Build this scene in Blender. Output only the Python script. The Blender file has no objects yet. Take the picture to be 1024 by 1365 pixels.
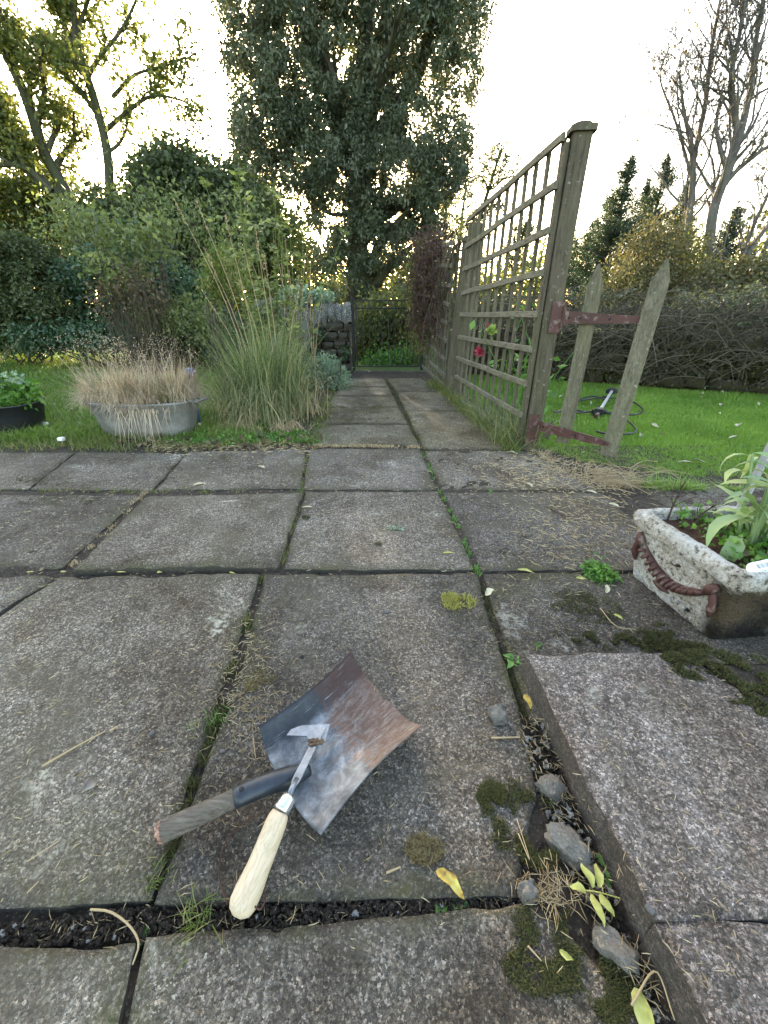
import bpy, math, random
import numpy as np
from mathutils import Vector, Matrix, Euler
S = bpy.context.scene
C = S.collection
R = random.Random(7)
G = np.random.default_rng(11)
rad = math.radians

# ---------------------------------------------------------------- camera, world, sun, exposure
EYE = 0.70
PITCH = rad(26.94)
cam = bpy.data.cameras.new('camera'); cam_o = bpy.data.objects.new('camera', cam); C.objects.link(cam_o)
cam_o.location = (0, 0, EYE); cam_o.rotation_euler = (rad(90) - PITCH, 0, 0)
cam.sensor_fit = 'VERTICAL'; cam.sensor_height = 24; cam.lens = 24 * 545 / 1365
cam.clip_start = 0.02; cam.clip_end = 1000
S.camera = cam_o
W = bpy.data.worlds.new('World'); S.world = W; W.use_nodes = True
wn = W.node_tree; bg = wn.nodes['Background']
sky = wn.nodes.new('ShaderNodeTexSky'); sky.sky_type = 'NISHITA'; sky.sun_disc = False
SUN_EL, SUN_AZ = rad(13.0), rad(-10.0)          # azimuth from +Y towards +X
sky.sun_elevation = SUN_EL; sky.sun_rotation = SUN_AZ
sky.air_density = 1.0; sky.dust_density = 2.2; sky.ozone_density = 0.3
wn.links.new(sky.outputs[0], bg.inputs[0]); bg.inputs[1].default_value = 0.15
sl = bpy.data.lights.new('sun', 'SUN'); so = bpy.data.objects.new('sun', sl); C.objects.link(so)
sl.energy = 2.4; sl.angle = rad(0.6); sl.color = (1.0, 0.90, 0.74)
sd = Vector((math.sin(SUN_AZ) * math.cos(SUN_EL), math.cos(SUN_AZ) * math.cos(SUN_EL), math.sin(SUN_EL)))
so.rotation_euler = sd.to_track_quat('Z', 'Y').to_euler(); so.location = (0, 0, 20)
S.view_settings.view_transform = 'Standard'; S.view_settings.look = 'None'
S.view_settings.gamma = 1; S.view_settings.use_curve_mapping = False
S.view_settings.exposure = 3.15
S.view_settings.use_white_balance = True; S.view_settings.white_balance_temperature = 7150; S.view_settings.white_balance_tint = 11

# ---------------------------------------------------------------- survey helpers (sight lines measured on the photograph)
def sight(px, py):
    x = (px - 512) / 545; y = (682.5 - py) / 545
    return np.array((x, math.cos(PITCH) + y * math.sin(PITCH), -math.sin(PITCH) + y * math.cos(PITCH)))
def P(px, py, z=0.0):
    d = sight(px, py); t = (z - EYE) / d[2]
    return np.array((d[0] * t, d[1] * t, z))
def Q(px, py, Y):
    d = sight(px, py); t = Y / d[1]
    return np.array((d[0] * t, Y, EYE + d[2] * t))

def vnoise(x, y, seed=0):
    x = np.asarray(x, float); y = np.asarray(y, float)
    xi = np.floor(x).astype(np.int64); yi = np.floor(y).astype(np.int64)
    xf = x - xi; yf = y - yi
    def h(a, b):
        n = (a * 374761393 + b * 668265263 + seed * 974634777) & 0xffffffff
        n = ((n ^ (n >> 13)) * 1274126177) & 0xffffffff
        return ((n ^ (n >> 16)) & 0xffff) / 65535.0
    u = xf * xf * (3 - 2 * xf); v = yf * yf * (3 - 2 * yf)
    return (h(xi, yi) * (1 - u) + h(xi + 1, yi) * u) * (1 - v) + (h(xi, yi + 1) * (1 - u) + h(xi + 1, yi + 1) * u) * v
def fbm(x, y, seed=0, o=3):
    s = 0; a = .5
    for i in range(o):
        s = s + a * vnoise(x * 2 ** i, y * 2 ** i, seed + i); a *= .5
    return s / (1 - .5 ** o)

# ---------------------------------------------------------------- mesh buffer
class Buf:
    def __init__(s): s.v = []; s.f3 = []; s.f4 = []; s.a = []; s.n = 0
    def add(s, v, tri=None, quad=None, rnd=0.5):
        v = np.asarray(v, float).reshape(-1, 3); k = len(v)
        if tri is not None and len(tri): s.f3.append(np.asarray(tri, np.int64).reshape(-1, 3) + s.n)
        if quad is not None and len(quad): s.f4.append(np.asarray(quad, np.int64).reshape(-1, 4) + s.n)
        s.a.append(np.broadcast_to(np.asarray(rnd, float), (k,)).copy()); s.v.append(v); s.n += k
    def mesh(s, name, mat, smooth=False, origin=None):
        me = bpy.data.meshes.new(name)
        v = np.concatenate(s.v)
        if origin is not None: v = v - np.asarray(origin)
        f3 = np.concatenate(s.f3) if s.f3 else np.zeros((0, 3), int)
        f4 = np.concatenate(s.f4) if s.f4 else np.zeros((0, 4), int)
        me.vertices.add(len(v)); me.vertices.foreach_set('co', v.astype(np.float32).ravel())
        lv = np.concatenate([f3.ravel(), f4.ravel()]).astype(np.int32)
        me.loops.add(len(lv)); me.loops.foreach_set('vertex_index', lv)
        st = np.concatenate([np.arange(len(f3)) * 3, len(f3) * 3 + np.arange(len(f4)) * 4]).astype(np.int32)
        me.polygons.add(len(st)); me.polygons.foreach_set('loop_start', st)
        me.update(calc_edges=True)
        at = me.attributes.new('rnd', 'FLOAT', 'POINT'); at.data.foreach_set('value', np.concatenate(s.a).astype(np.float32))
        me.polygons.foreach_set('use_smooth', np.full(len(st), smooth))
        me.validate()
        if mat: me.materials.append(mat)
        return me
    def build(s, name, mat, parent=None, smooth=False, origin=None, kind=None, label=None, cat=None, group=None):
        if origin is None and parent is not None: origin = np.array(parent.matrix_world.translation) if parent.parent is None else np.array(parent.location) + np.array(parent.parent.location)
        if origin is None: origin = (0, 0, 0)
        o = bpy.data.objects.new(name, s.mesh(name, mat, smooth, origin)); C.objects.link(o)
        if parent is not None:
            o.parent = parent
        else: o.location = origin
        tag(o, label, cat, group, kind); return o
def tag(o, label=None, cat=None, group=None, kind=None):
    if label: o['label'] = label
    if cat: o['category'] = cat
    if group: o['group'] = group
    if kind: o['kind'] = kind
    return o
def thing(name, loc, label, cat, group=None):
    o = bpy.data.objects.new(name, None); C.objects.link(o); o.location = tuple(float(a) for a in loc)
    o.matrix_world = Matrix.Translation(o.location)
    o.empty_display_size = .1
    return tag(o, label, cat, group)

def tube(buf, pts, rr, sides=6, rnd=.5, cap=True, flat=1.0):
    pts = np.asarray(pts, float); n = len(pts); rr = np.broadcast_to(np.asarray(rr, float), (n,))
    T = np.gradient(pts, axis=0); T /= np.linalg.norm(T, axis=1)[:, None] + 1e-9
    up = np.array((0, 0, 1.)) if abs(T[0][2]) < .9 else np.array((1., 0, 0))
    A = np.cross(T, up); A /= np.linalg.norm(A, axis=1)[:, None] + 1e-9
    for i in range(1, n):
        a = A[i - 1] - T[i] * A[i - 1].dot(T[i]); A[i] = a / (np.linalg.norm(a) + 1e-9)
    B = np.cross(T, A)
    th = np.arange(sides) * 2 * math.pi / sides
    v = pts[:, None] + rr[:, None, None] * (np.cos(th)[None, :, None] * A[:, None] + flat * np.sin(th)[None, :, None] * B[:, None])
    i = np.arange(n - 1)[:, None] * sides; j = np.arange(sides)[None]; j2 = (j + 1) % sides
    q = np.stack([i + j, i + j2, i + sides + j2, i + sides + j], -1).reshape(-1, 4)
    v = v.reshape(-1, 3); tr = []
    if cap:
        v = np.vstack([v, pts[0], pts[-1]])
        a, b = n * sides, n * sides + 1
        for k in range(sides):
            k2 = (k + 1) % sides
            tr += [(a, k2, k), (b, (n - 1) * sides + k, (n - 1) * sides + k2)]
    buf.add(v, tr, q, rnd)
def sm(pts, n=12):
    """smooth polyline (Catmull-Rom)"""
    p = [np.asarray(a, float) for a in pts]; p = [2 * p[0] - p[1]] + p + [2 * p[-1] - p[-2]]; out = []
    m = len(p) - 3
    for k in range(n):
        t = k / (n - 1) * m; i = min(int(t), m - 1); u = t - i
        a, b, c, d = p[i:i + 4]
        out.append(.5 * (2 * b + (c - a) * u + (2 * a - 5 * b + 4 * c - d) * u * u + (3 * b - a - 3 * c + d) * u ** 3))
    return np.array(out)
def box(buf, p0, p1, w, t, side=(0, 1, 0), rnd=.5, warp=0.0, bev=.15):
    """board from p0 to p1; w across 'side', t along the third axis; chamfered"""
    p0 = np.asarray(p0, float); p1 = np.asarray(p1, float); d = p1 - p0; d /= np.linalg.norm(d)
    s = np.asarray(side, float); s = s - d * s.dot(d); s /= np.linalg.norm(s); u = np.cross(d, s)
    n = 5; vs = []
    c = min(w, t) * bev
    prof = [(-w/2+c, -t/2), (w/2-c, -t/2), (w/2, -t/2+c), (w/2, t/2-c), (w/2-c, t/2), (-w/2+c, t/2), (-w/2, t/2-c), (-w/2, -t/2+c)]
    for k in range(n):
        f = k / (n - 1); c0 = p0 + (p1 - p0) * f
        if warp and 0 < k < n - 1: c0 = c0 + s * R.uniform(-warp, warp) + u * R.uniform(-warp, warp)
        for a, b in prof: vs.append(c0 + s * a + u * b)
    q = []
    for k in range(n - 1):
        for j in range(8): q.append((k*8+j, k*8+(j+1)%8, k*8+8+(j+1)%8, k*8+8+j))
    for e, fl in ((0, 1), ((n-1)*8, 0)):
        ids = [e + j for j in range(8)]
        for a, b, c_, d_ in ((0, 1, 2, 3), (0, 3, 4, 7), (7, 4, 5, 6)):
            f = (ids[a], ids[b], ids[c_], ids[d_]); q.append(f[::-1] if fl else f)
    buf.add(vs, None, q, rnd)

# leaves: folded four-point leaves, vectorised
def leaves(buf, pos, length, width, droop=0.3, rg=G, dirs=None, var=.35, clr=None):
    n = len(pos)
    if dirs is None:
        dirs = rg.normal(size=(n, 3)); dirs[:, 2] -= droop
    d = dirs / (np.linalg.norm(dirs, axis=1)[:, None] + 1e-9)
    r = rg.normal(size=(n, 3)); s = np.cross(d, r); s /= np.linalg.norm(s, axis=1)[:, None] + 1e-9
    u = np.cross(d, s)
    L = length * (1 + rg.uniform(-var, var, n))[:, None]; Wd = width * (1 + rg.uniform(-var, var, n))[:, None]
    v = np.stack([pos, pos + d * L * .45 + s * Wd * .5 + u * Wd * .18, pos + d * L, pos + d * L * .45 - s * Wd * .5 + u * Wd * .18], 1)
    i = np.arange(n)[:, None] * 4
    tri = np.concatenate([i + np.array((0, 1, 2)), i + np.array((0, 2, 3))])
    rv = np.clip(rg.uniform(0, 1, n) if clr is None else clr, 0, 1)
    buf.add(v.reshape(-1, 3), tri, None, np.repeat(rv, 4))
# grass-like blades
def blades(buf, base, out, h, lean, droop, width, K=3, rg=G, clr=None):
    n = len(base); h = np.broadcast_to(h, (n,)); lean = np.broadcast_to(lean, (n,)); droop = np.broadcast_to(droop, (n,)); width = np.broadcast_to(width, (n,))
    side = np.stack([-out[:, 1], out[:, 0], np.zeros(n)], 1)
    tw = rg.uniform(-1, 1, n)[:, None]; sd = side + out * tw; sd /= np.linalg.norm(sd, axis=1)[:, None] + 1e-9
    vs = []
    for k in range(K + 1):
        t = k / K
        c = base + np.stack([out[:, 0] * lean * (t ** 1.6), out[:, 1] * lean * (t ** 1.6), h * t - droop * t ** 2.6], 1)
        w = (width * (1 - t ** 1.5 * .92) * .5)[:, None]
        vs += [c - sd * w, c + sd * w]
    v = np.stack(vs, 1); m = 2 * (K + 1)
    i = np.arange(n)[:, None] * m
    q = np.concatenate([i + np.array((2*k, 2*k+1, 2*k+3, 2*k+2)) for k in range(K)])
    rv = rg.uniform(0, 1, n) if clr is None else clr
    buf.add(v.reshape(-1, 3), None, q, np.repeat(rv, m))
def rdirs(n, rg=G):
    a = rg.uniform(0, 2 * math.pi, n); return np.stack([np.cos(a), np.sin(a), np.zeros(n)], 1)
def ball(n, rg=G, shell=0.0):
    d = rg.normal(size=(n, 3)); d /= np.linalg.norm(d, axis=1)[:, None]
    r = (shell ** 3 + (1 - shell ** 3) * rg.uniform(0, 1, n)) ** (1 / 3)
    return d * r[:, None]

# ---------------------------------------------------------------- materials
class M:
    def __init__(s, name, rough=.8, spec=.3, metal=0):
        s.m = bpy.data.materials.new(name); s.m.use_nodes = True; s.t = s.m.node_tree; s.b = s.t.nodes['Principled BSDF']
        s.out = s.t.nodes['Material Output']
        s.b.inputs['Roughness'].default_value = rough; s.b.inputs['Specular IOR Level'].default_value = spec; s.b.inputs['Metallic'].default_value = metal
        s._c = None
    def n(s, t, **k):
        x = s.t.nodes.new(t)
        for a, v in k.items(): setattr(x, a, v)
        return x
    def l(s, a, b): s.t.links.new(a, b)
    def co(s, kind='Object', scale=None):
        c = s.n('ShaderNodeTexCoord').outputs[kind]
        if scale is not None:
            m = s.n('ShaderNodeMapping'); m.inputs['Scale'].default_value = scale; s.l(c, m.inputs[0]); c = m.outputs[0]
        return c
    def noise(s, sc, det=4, rough=.6, co=None, dist=0):
        x = s.n('ShaderNodeTexNoise'); x.inputs['Scale'].default_value = sc; x.inputs['Detail'].default_value = det; x.inputs['Roughness'].default_value = rough; x.inputs['Distortion'].default_value = dist
        s.l(co or s.co(), x.inputs['Vector']); return x.outputs['Fac']
    def vor(s, sc, co=None, feat='F1'):
        x = s.n('ShaderNodeTexVoronoi', feature=feat); x.inputs['Scale'].default_value = sc; s.l(co or s.co(), x.inputs['Vector']); return x
    def ramp(s, fac, stops, interp='LINEAR'):
        r = s.n('ShaderNodeValToRGB'); r.color_ramp.interpolation = interp; e = r.color_ramp.elements
        while len(e) < len(stops): e.new(.5)
        for i, (p, c) in enumerate(stops):
            e[i].position = p
            if not isinstance(c, (tuple, list)): c = (c, c, c)
            e[i].color = (*c, 1)
        s.l(fac, r.inputs[0]); return r.outputs[0]
    def mix(s, fac, a, b, mode='MIX'):
        x = s.n('ShaderNodeMix', data_type='RGBA', blend_type=mode)
        for i, v in ((0, fac), (6, a), (7, b)):
            if hasattr(v, 'links'): s.l(v, x.inputs[i])
            elif i == 0: x.inputs[0].default_value = v
            else: x.inputs[i].default_value = (*v, 1)
        return x.outputs[2]
    def math(s, op, a, b=0, clamp=False):
        x = s.n('ShaderNodeMath', operation=op, use_clamp=clamp)
        for i, v in enumerate((a, b)):
            if hasattr(v, 'links'): s.l(v, x.inputs[i])
            else: x.inputs[i].default_value = v
        return x.outputs[0]
    def attr(s, name): return s.n('ShaderNodeAttribute', attribute_name=name).outputs['Fac']
    def uv(s): return s.n('ShaderNodeTexCoord').outputs['UV']
    def orand(s): return s.n('ShaderNodeObjectInfo').outputs['Random']
    def color(s, c):
        if hasattr(c, 'links'): s.l(c, s.b.inputs['Base Color'])
        else: s.b.inputs['Base Color'].default_value = (*c, 1)
        s._c = c; return s
    def rough(s, r): s.l(r, s.b.inputs['Roughness']); return s
    def bump(s, h, strength=.5, dist=.01):
        x = s.n('ShaderNodeBump'); x.inputs['Strength'].default_value = strength; x.inputs['Distance'].default_value = dist
        s.l(h, x.inputs['Height']); s.l(x.outputs[0], s.b.inputs['Normal']); return s
    def translucent(s, f=.4, tint=None):
        t = s.n('ShaderNodeBsdfTranslucent'); x = s.n('ShaderNodeMixShader'); x.inputs[0].default_value = f
        c = s._c
        if tint is not None: c = s.mix(1.0, c, tint, 'MULTIPLY')
        if hasattr(c, 'links'): s.l(c, t.inputs[0])
        else: t.inputs[0].default_value = (*c, 1)
        s.l(s.b.outputs[0], x.inputs[1]); s.l(t.outputs[0], x.inputs[2]); s.l(x.outputs[0], s.out.inputs[0]); return s

def leafmat(name, a, b, c=None, f=.4, rough=.5, tint=(1.5, 1.6, .8), spec=.35):
    m = M(name, rough, spec); st = [(0, a), (1, b)] if c is None else [(0, a), (.6, b), (1, c)]
    m.color(m.ramp(m.attr('rnd'), st)).translucent(f, tint); return m.m
def concrete(name, dark, light, tint_moss=True, grain=340, warm=(.20, .185, .16), edgeamt=1.0):
    m = M(name, .9, .25); co = m.co('Generated') ; co = m.co('Object')
    big = m.noise(2.2, 5, .6, co); mid = m.noise(9, 5, .65, co); fine = m.noise(75, 5, .75, co, .3)
    base = m.ramp(mid, [(.28, dark), (.5, tuple((a + b) / 2 for a, b in zip(dark, light))), (.72, light)])
    base = m.mix(m.math('MULTIPLY', m.ramp(big, [(.4, 0), (.65, 1)]), .5), base, warm)
    # exposed aggregate: irregular grains, each with its own tone, cement darker between them
    wv = m.n('ShaderNodeTexNoise'); wv.inputs['Scale'].default_value = grain * 1.1; wv.inputs['Detail'].default_value = 2; m.l(co, wv.inputs['Vector'])
    va = m.n('ShaderNodeVectorMath', operation='MULTIPLY_ADD'); m.l(wv.outputs['Color'], va.inputs[0]); va.inputs[1].default_value = (.006,) * 3; m.l(co, va.inputs[2]); cd = va.outputs[0]
    v = m.vor(grain, cd); v2 = m.vor(grain * .5, cd)
    g = m.n('ShaderNodeSeparateColor'); m.l(v.outputs['Color'], g.inputs[0])
    g2 = m.n('ShaderNodeSeparateColor'); m.l(v2.outputs['Color'], g2.inputs[0])
    worn = m.ramp(m.noise(6, 5, .75, co), [(.36, .35), (.62, 1)])
    tone = m.ramp(g.outputs[0], [(0, .28), (.32, .58), (.60, .95), (.80, 1.45), (.92, 2.3), (1, 3.2)])
    tint = m.ramp(g.outputs[2], [(0, (1.0, .93, .86)), (.5, (1, 1, 1)), (1, (.93, .97, 1.03))])
    base = m.mix(.85, base, m.mix(1.0, m.mix(1.0, base, tone, 'MULTIPLY'), tint, 'MULTIPLY'))
    n3 = m.noise(grain * 1.7, 3, .7, co)
    base = m.mix(1.0, base, m.ramp(n3, [(.3, .45), (.5, 1.0), (.68, 1.6)]), 'MULTIPLY')
    pale2 = m.math('MULTIPLY', m.ramp(g2.outputs[1], [(.91, 0), (.94, 1)]), m.ramp(v2.outputs['Distance'], [(.2, 1), (.42, 0)]))
    base = m.mix(m.math('MULTIPLY', m.math('MULTIPLY', pale2, worn), .8), base, (.40, .39, .37))
    base = m.mix(m.ramp(fine, [(.40, .6), (.50, 0)]), base, (.04, .036, .031))
    stain = m.ramp(m.noise(2.6, 7, .72, co, .8), [(.38, .8), (.53, 0)])
    base = m.mix(stain, base, m.mix(1.0, base, (.52, .46, .38), 'MULTIPLY'))
    # lichen bloom patches
    lich = m.ramp(m.noise(4.2, 7, .72, co, .6), [(.585, 0), (.65, .85)])
    base = m.mix(m.math('MULTIPLY', lich, m.ramp(m.noise(60, 3, .7, co), [(.45, 0), (.55, 1)])), base, (.42, .42, .38))
    base = m.mix(1.0, base, m.ramp(m.noise(1.6, 6, .68, co, .6), [(.32, (.58, .55, .50)), (.5, (1, .98, .95)), (.66, (1.25, 1.23, 1.2))]), 'MULTIPLY')
    base = m.mix(1.0, base, m.ramp(m.orand(), [(0, (.82, .80, .78)), (.5, (1.0, .97, .93)), (1, (1.16, 1.11, 1.03))]), 'MULTIPLY')
    far = m.n('ShaderNodeSeparateXYZ'); m.l(co, far.inputs[0])
    base = m.mix(m.math('MULTIPLY', m.ramp(m.noise(2.1, 7, .75, co, 1.0), [(.50, 0), (.62, .8)]), m.ramp(fine, [(.35, .4), (.6, 1)])), base, (.105, .090, .062))
    e = m.attr('edge')
    if tint_moss:
        mm = m.math('MULTIPLY', m.ramp(m.math('ADD', m.math('MULTIPLY', e, .22), m.noise(3.4, 7, .75, co, .7)), [(.54, 0), (.70, 1)]), m.ramp(fine, [(.38, .25), (.56, 1)]))
        base = m.mix(m.math('MULTIPLY', mm, .72 * edgeamt), base, m.mix(m.ramp(m.noise(5, 4, .6, co), [(.42, 0), (.6, 1)]), (.058, .048, .032), (.070, .070, .022)))
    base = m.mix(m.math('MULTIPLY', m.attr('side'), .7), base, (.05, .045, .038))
    m.color(base)
    hgt = m.math('ADD', m.math('MULTIPLY', v.outputs['Distance'], -.7), m.math('ADD', m.math('MULTIPLY', fine, 1.3), m.math('MULTIPLY', v2.outputs['Distance'], -.8)))
    m.bump(hgt, .9, .004); return m.m
def wood(name, a, b, green, gscale=(1, 1, 1), scale=6, greenamt=.6):
    m = M(name, .88, .2); co = m.co('Object', gscale)
    w = m.noise(scale, 6, .7, co, .4); w2 = m.noise(scale * 4, 4, .7, co)
    c = m.ramp(w, [(.3, a), (.7, b)]); c = m.mix(m.ramp(w2, [(.35, .6), (.5, 0)]), c, tuple(x * .35 for x in a))
    gr = m.ramp(m.noise(5, 5, .7), [(.42, 0), (.62, 1)])
    c = m.mix(m.math('MULTIPLY', gr, greenamt), c, green)
    c = m.mix(m.math('MULTIPLY', m.ramp(m.noise(45, 4, .7), [(.62, 0), (.70, 1)]), .5), c, (.34, .35, .28))
    m.color(c); m.bump(w2, .6, .004); return m.m
def bark(name, a, b, green=None, sc=8):
    m = M(name, .9, .2); co = m.co('Object', (1, 1, .3)); w = m.noise(sc, 6, .7, co, .5)
    c = m.ramp(w, [(.35, a), (.65, b)])
    if green: c = m.mix(m.ramp(m.noise(1.5, 4, .6), [(.4, 0), (.6, .8)]), c, green)
    m.color(c); m.bump(w, .8, .03); return m.m
def plain(name, c, rough=.6, spec=.4, metal=0, var=.25, sc=20, bump=.2):
    m = M(name, rough, spec, metal); n = m.noise(sc, 5, .65)
    m.color(m.mix(m.ramp(n, [(.3, 0), (.7, 1)]), tuple(x * (1 - var) for x in c), tuple(min(1, x * (1 + var)) for x in c))); m.bump(n, bump, .003); return m.m

MAT = {}
MAT['slab'] = concrete('paving_concrete', (.10, .090, .080), (.175, .162, .146))
MAT['slab_pale'] = concrete('pale_paving_concrete', (.125, .114, .104), (.205, .19, .174), grain=340)
MAT['slab_path'] = concrete('mossy_path_concrete', (.14, .125, .095), (.22, .205, .165), warm=(.15, .13, .06), edgeamt=1.3)
MAT['step'] = concrete('step_concrete', (.20, .177, .166), (.31, .278, .264), tint_moss=False, grain=360, warm=(.18, .15, .14))
def soilmat():
    m = M('dark_soil', .95, .2); n = m.noise(60, 6, .75); v = m.vor(90)
    m.color(m.mix(m.ramp(m.noise(240, 2, .6), [(.60, 0), (.68, .7)]), m.ramp(n, [(.3, (.022, .017, .013)), (.55, (.055, .043, .033)), (.75, (.10, .082, .064))]), (.16, .145, .12)))
    m.bump(m.math('ADD', n, m.math('MULTIPLY', v.outputs['Distance'], -.6)), 1, .012); return m.m
MAT['soil'] = soilmat()
def groundmat():
    m = M('lawn_earth', .95, .2); n = m.noise(9, 6, .7); f = m.noise(90, 4, .7)
    c = m.ramp(n, [(.3, (.04, .07, .016)), (.6, (.06, .105, .022)), (.8, (.075, .08, .035))])
    c = m.mix(m.ramp(f, [(.4, .6), (.55, 0)]), c, (.02, .03, .008)); m.color(c); m.bump(f, .8, .02); return m.m
MAT['ground'] = groundmat()
MAT['grass'] = leafmat('lawn_grass', (.10, .19, .03), (.18, .31, .05), (.29, .39, .09), .35, .55, (1.3, 1.35, .8))
MAT['grass_rough'] = leafmat('rough_grass', (.07, .12, .02), (.14, .18, .045), (.32, .27, .13), .35, .6, (1.3, 1.3, .8))
MAT['straw'] = leafmat('dry_straw', (.28, .20, .10), (.44, .34, .20), (.56, .47, .31), .25, .6, (1.1, 1.05, .9))
MAT['straw_pink'] = leafmat('dry_tub_grass', (.24, .17, .115), (.52, .42, .30), (.66, .58, .42), .25, .6, (1.1, 1.0, .9))
MAT['mis'] = leafmat('tussock_leaf', (.055, .09, .035), (.15, .19, .08), (.40, .38, .20), .3, .5, (1.2, 1.3, .9))
MAT['reed'] = leafmat('reed_leaf', (.018, .05, .014), (.04, .09, .025), (.06, .11, .03), .3)
MAT['holm'] = leafmat('evergreen_leaf', (.038, .054, .028), (.074, .092, .052), (.14, .155, .105), .25, .42, (1.4, 1.4, .8), .4)
MAT['gold'] = leafmat('yellow_green_leaf', (.06, .085, .022), (.12, .145, .035), (.22, .21, .06), .4, .5, (1.3, 1.3, .85))
MAT['woodland'] = leafmat('woodland_leaf', (.035, .05, .016), (.08, .095, .028), (.17, .16, .045), .45)
MAT['bush'] = leafmat('dark_bush_leaf', (.032, .048, .020), (.062, .082, .034), (.11, .13, .06), .3, .42)
MAT['ivy'] = leafmat('ivy_leaf', (.018, .045, .022), (.04, .085, .04), (.085, .14, .075), .25, .35, spec=.5)
MAT['rose'] = leafmat('shrub_leaf', (.07, .095, .04), (.14, .17, .07), (.27, .29, .13), .4, .45)
MAT['silver'] = leafmat('silver_leaf', (.11, .17, .12), (.20, .28, .20), (.32, .39, .30), .3, .6)
MAT['weed'] = leafmat('weed_leaf', (.05, .12, .025), (.09, .20, .04), (.16, .30, .07), .35, .4)
MAT['conifer'] = leafmat('conifer_needle', (.012, .028, .016), (.028, .05, .026), (.055, .08, .04), .2, .5)
MAT['amber'] = leafmat('amber_leaf', (.06, .075, .032), (.13, .12, .055), (.24, .19, .085), .35, .5, (1.2, 1.15, .8))
MAT['pineleaf'] = leafmat('pine_needle', (.03, .05, .025), (.06, .08, .04), (.10, .12, .06), .3)
MAT['hedge'] = leafmat('hedge_leaf', (.035, .05, .03), (.07, .085, .05), (.14, .13, .09), .25, .5)
MAT['deadleaf'] = leafmat('dead_leaf', (.045, .028, .02), (.10, .068, .042), (.22, .18, .10), .25, .6)
MAT['moss'] = leafmat('moss', (.022, .026, .007), (.050, .054, .013), (.10, .095, .03), .2, .8)
MAT['moss_bright'] = leafmat('bright_moss', (.19, .18, .04), (.33, .30, .07), (.45, .40, .12), .2, .8)
MAT['moss_brown'] = leafmat('brown_moss', (.10, .07, .03), (.20, .15, .07), (.26, .22, .12), .2, .8)
MAT['bark_grey'] = bark('grey_bark', (.05, .044, .038), (.13, .12, .105), (.07, .085, .04))
MAT['bark_dark'] = bark('dark_bark', (.03, .026, .02), (.09, .08, .062), (.055, .065, .03))
MAT['bark_pale'] = bark('pale_bark', (.075, .066, .062), (.19, .17, .165), (.12, .12, .095))
MAT['twig'] = bark('twig_bark', (.075, .064, .048), (.17, .145, .115), None, 20)
def twigmat():
    m = M('twig_bark', .85, .2); n = m.noise(20, 4, .6); m.color(m.mix(m.math('MULTIPLY', n, .5), m.ramp(m.attr('rnd'), [(0, (.022, .018, .013)), (.5, (.065, .052, .038)), (.85, (.14, .115, .09)), (1, (.24, .20, .165))]), (.09, .08, .055))); return m.m
MAT['twig'] = twigmat()
MAT['twig_mauve'] = bark('mauve_twig', (.12, .10, .10), (.22, .19, .19), None, 20)
MAT['vine'] = bark('vine_stem', (.035, .018, .016), (.10, .06, .05), None, 20)
MAT['post'] = wood('post_wood', (.058, .047, .034), (.125, .105, .075), (.075, .08, .04), (1, 1, .12), 18, .4)
MAT['batten'] = wood('batten_wood', (.09, .078, .058), (.21, .19, .145), (.11, .115, .06), (1, .3, 1), 22, .4)
MAT['batten_up'] = wood('upright_batten_wood', (.07, .058, .042), (.16, .14, .10), (.09, .095, .05), (1, 1, .12), 22, .4)
MAT['picket'] = wood('picket_wood', (.065, .056, .038), (.18, .16, .11), (.11, .115, .055), (1.6, 1.6, .10), 34, .35)
def rustpaint():
    m = M('maroon_paint', .62, .35); n = m.noise(30, 6, .7); n2 = m.noise(8, 5, .6)
    c = m.ramp(n2, [(.3, (.045, .018, .016)), (.7, (.085, .033, .028))]); c = m.mix(m.ramp(n, [(.54, 0), (.64, .75)]), c, (.20, .15, .13))
    c = m.mix(m.ramp(m.noise(70, 3, .6), [(.63, 0), (.67, .8)]), c, (.05, .02, .015)); m.color(c); m.bump(n, .4, .003); return m.m
MAT['maroon'] = rustpaint()
MAT['iron'] = plain('dark_iron', (.018, .018, .018), .55, .4, .3)
MAT['black_plastic'] = plain('black_plastic', (.012, .013, .015), .42, .5, 0, .2)
MAT['stone'] = None
def stonemat(name, a, b, moss, lich, la=.62):
    m = M(name, .9, .2); n = m.noise(9, 6, .7); f = m.noise(50, 5, .75)
    c = m.ramp(n, [(.3, a), (.7, b)]); c = m.mix(m.math('MULTIPLY', m.orand(), .4), c, m.mix(1, c, (.6, .58, .55), 'MULTIPLY'))
    c = m.mix(m.ramp(m.noise(6, 4, .7, None, .5), [(.45, 0), (.6, moss)]), c, (.05, .055, .015))
    c = m.mix(m.ramp(m.noise(16, 6, .75), [(la, 0), (la + .05, lich)]), c, (.55, .56, .54))
    m.color(c); m.bump(f, .9, .01); return m.m
MAT['stone'] = stonemat('wall_stone', (.035, .032, .027), (.10, .092, .08), .5, .7)
MAT['stone_lichen'] = stonemat('lichened_coping_stone', (.08, .08, .072), (.20, .20, .19), .3, .9, .545)
MAT['stone_moss'] = stonemat('mossy_stone', (.03, .028, .02), (.08, .072, .055), 1.0, .3)
MAT['chunk'] = stonemat('broken_concrete', (.20, .175, .145), (.42, .39, .345), .2, .6, .57)
MAT['pebble'] = stonemat('pebble', (.16, .16, .16), (.32, .31, .30), 0, .3)
MAT['pebble_dark'] = stonemat('dark_pebble', (.03, .03, .035), (.08, .08, .085), 0, 0)

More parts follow.
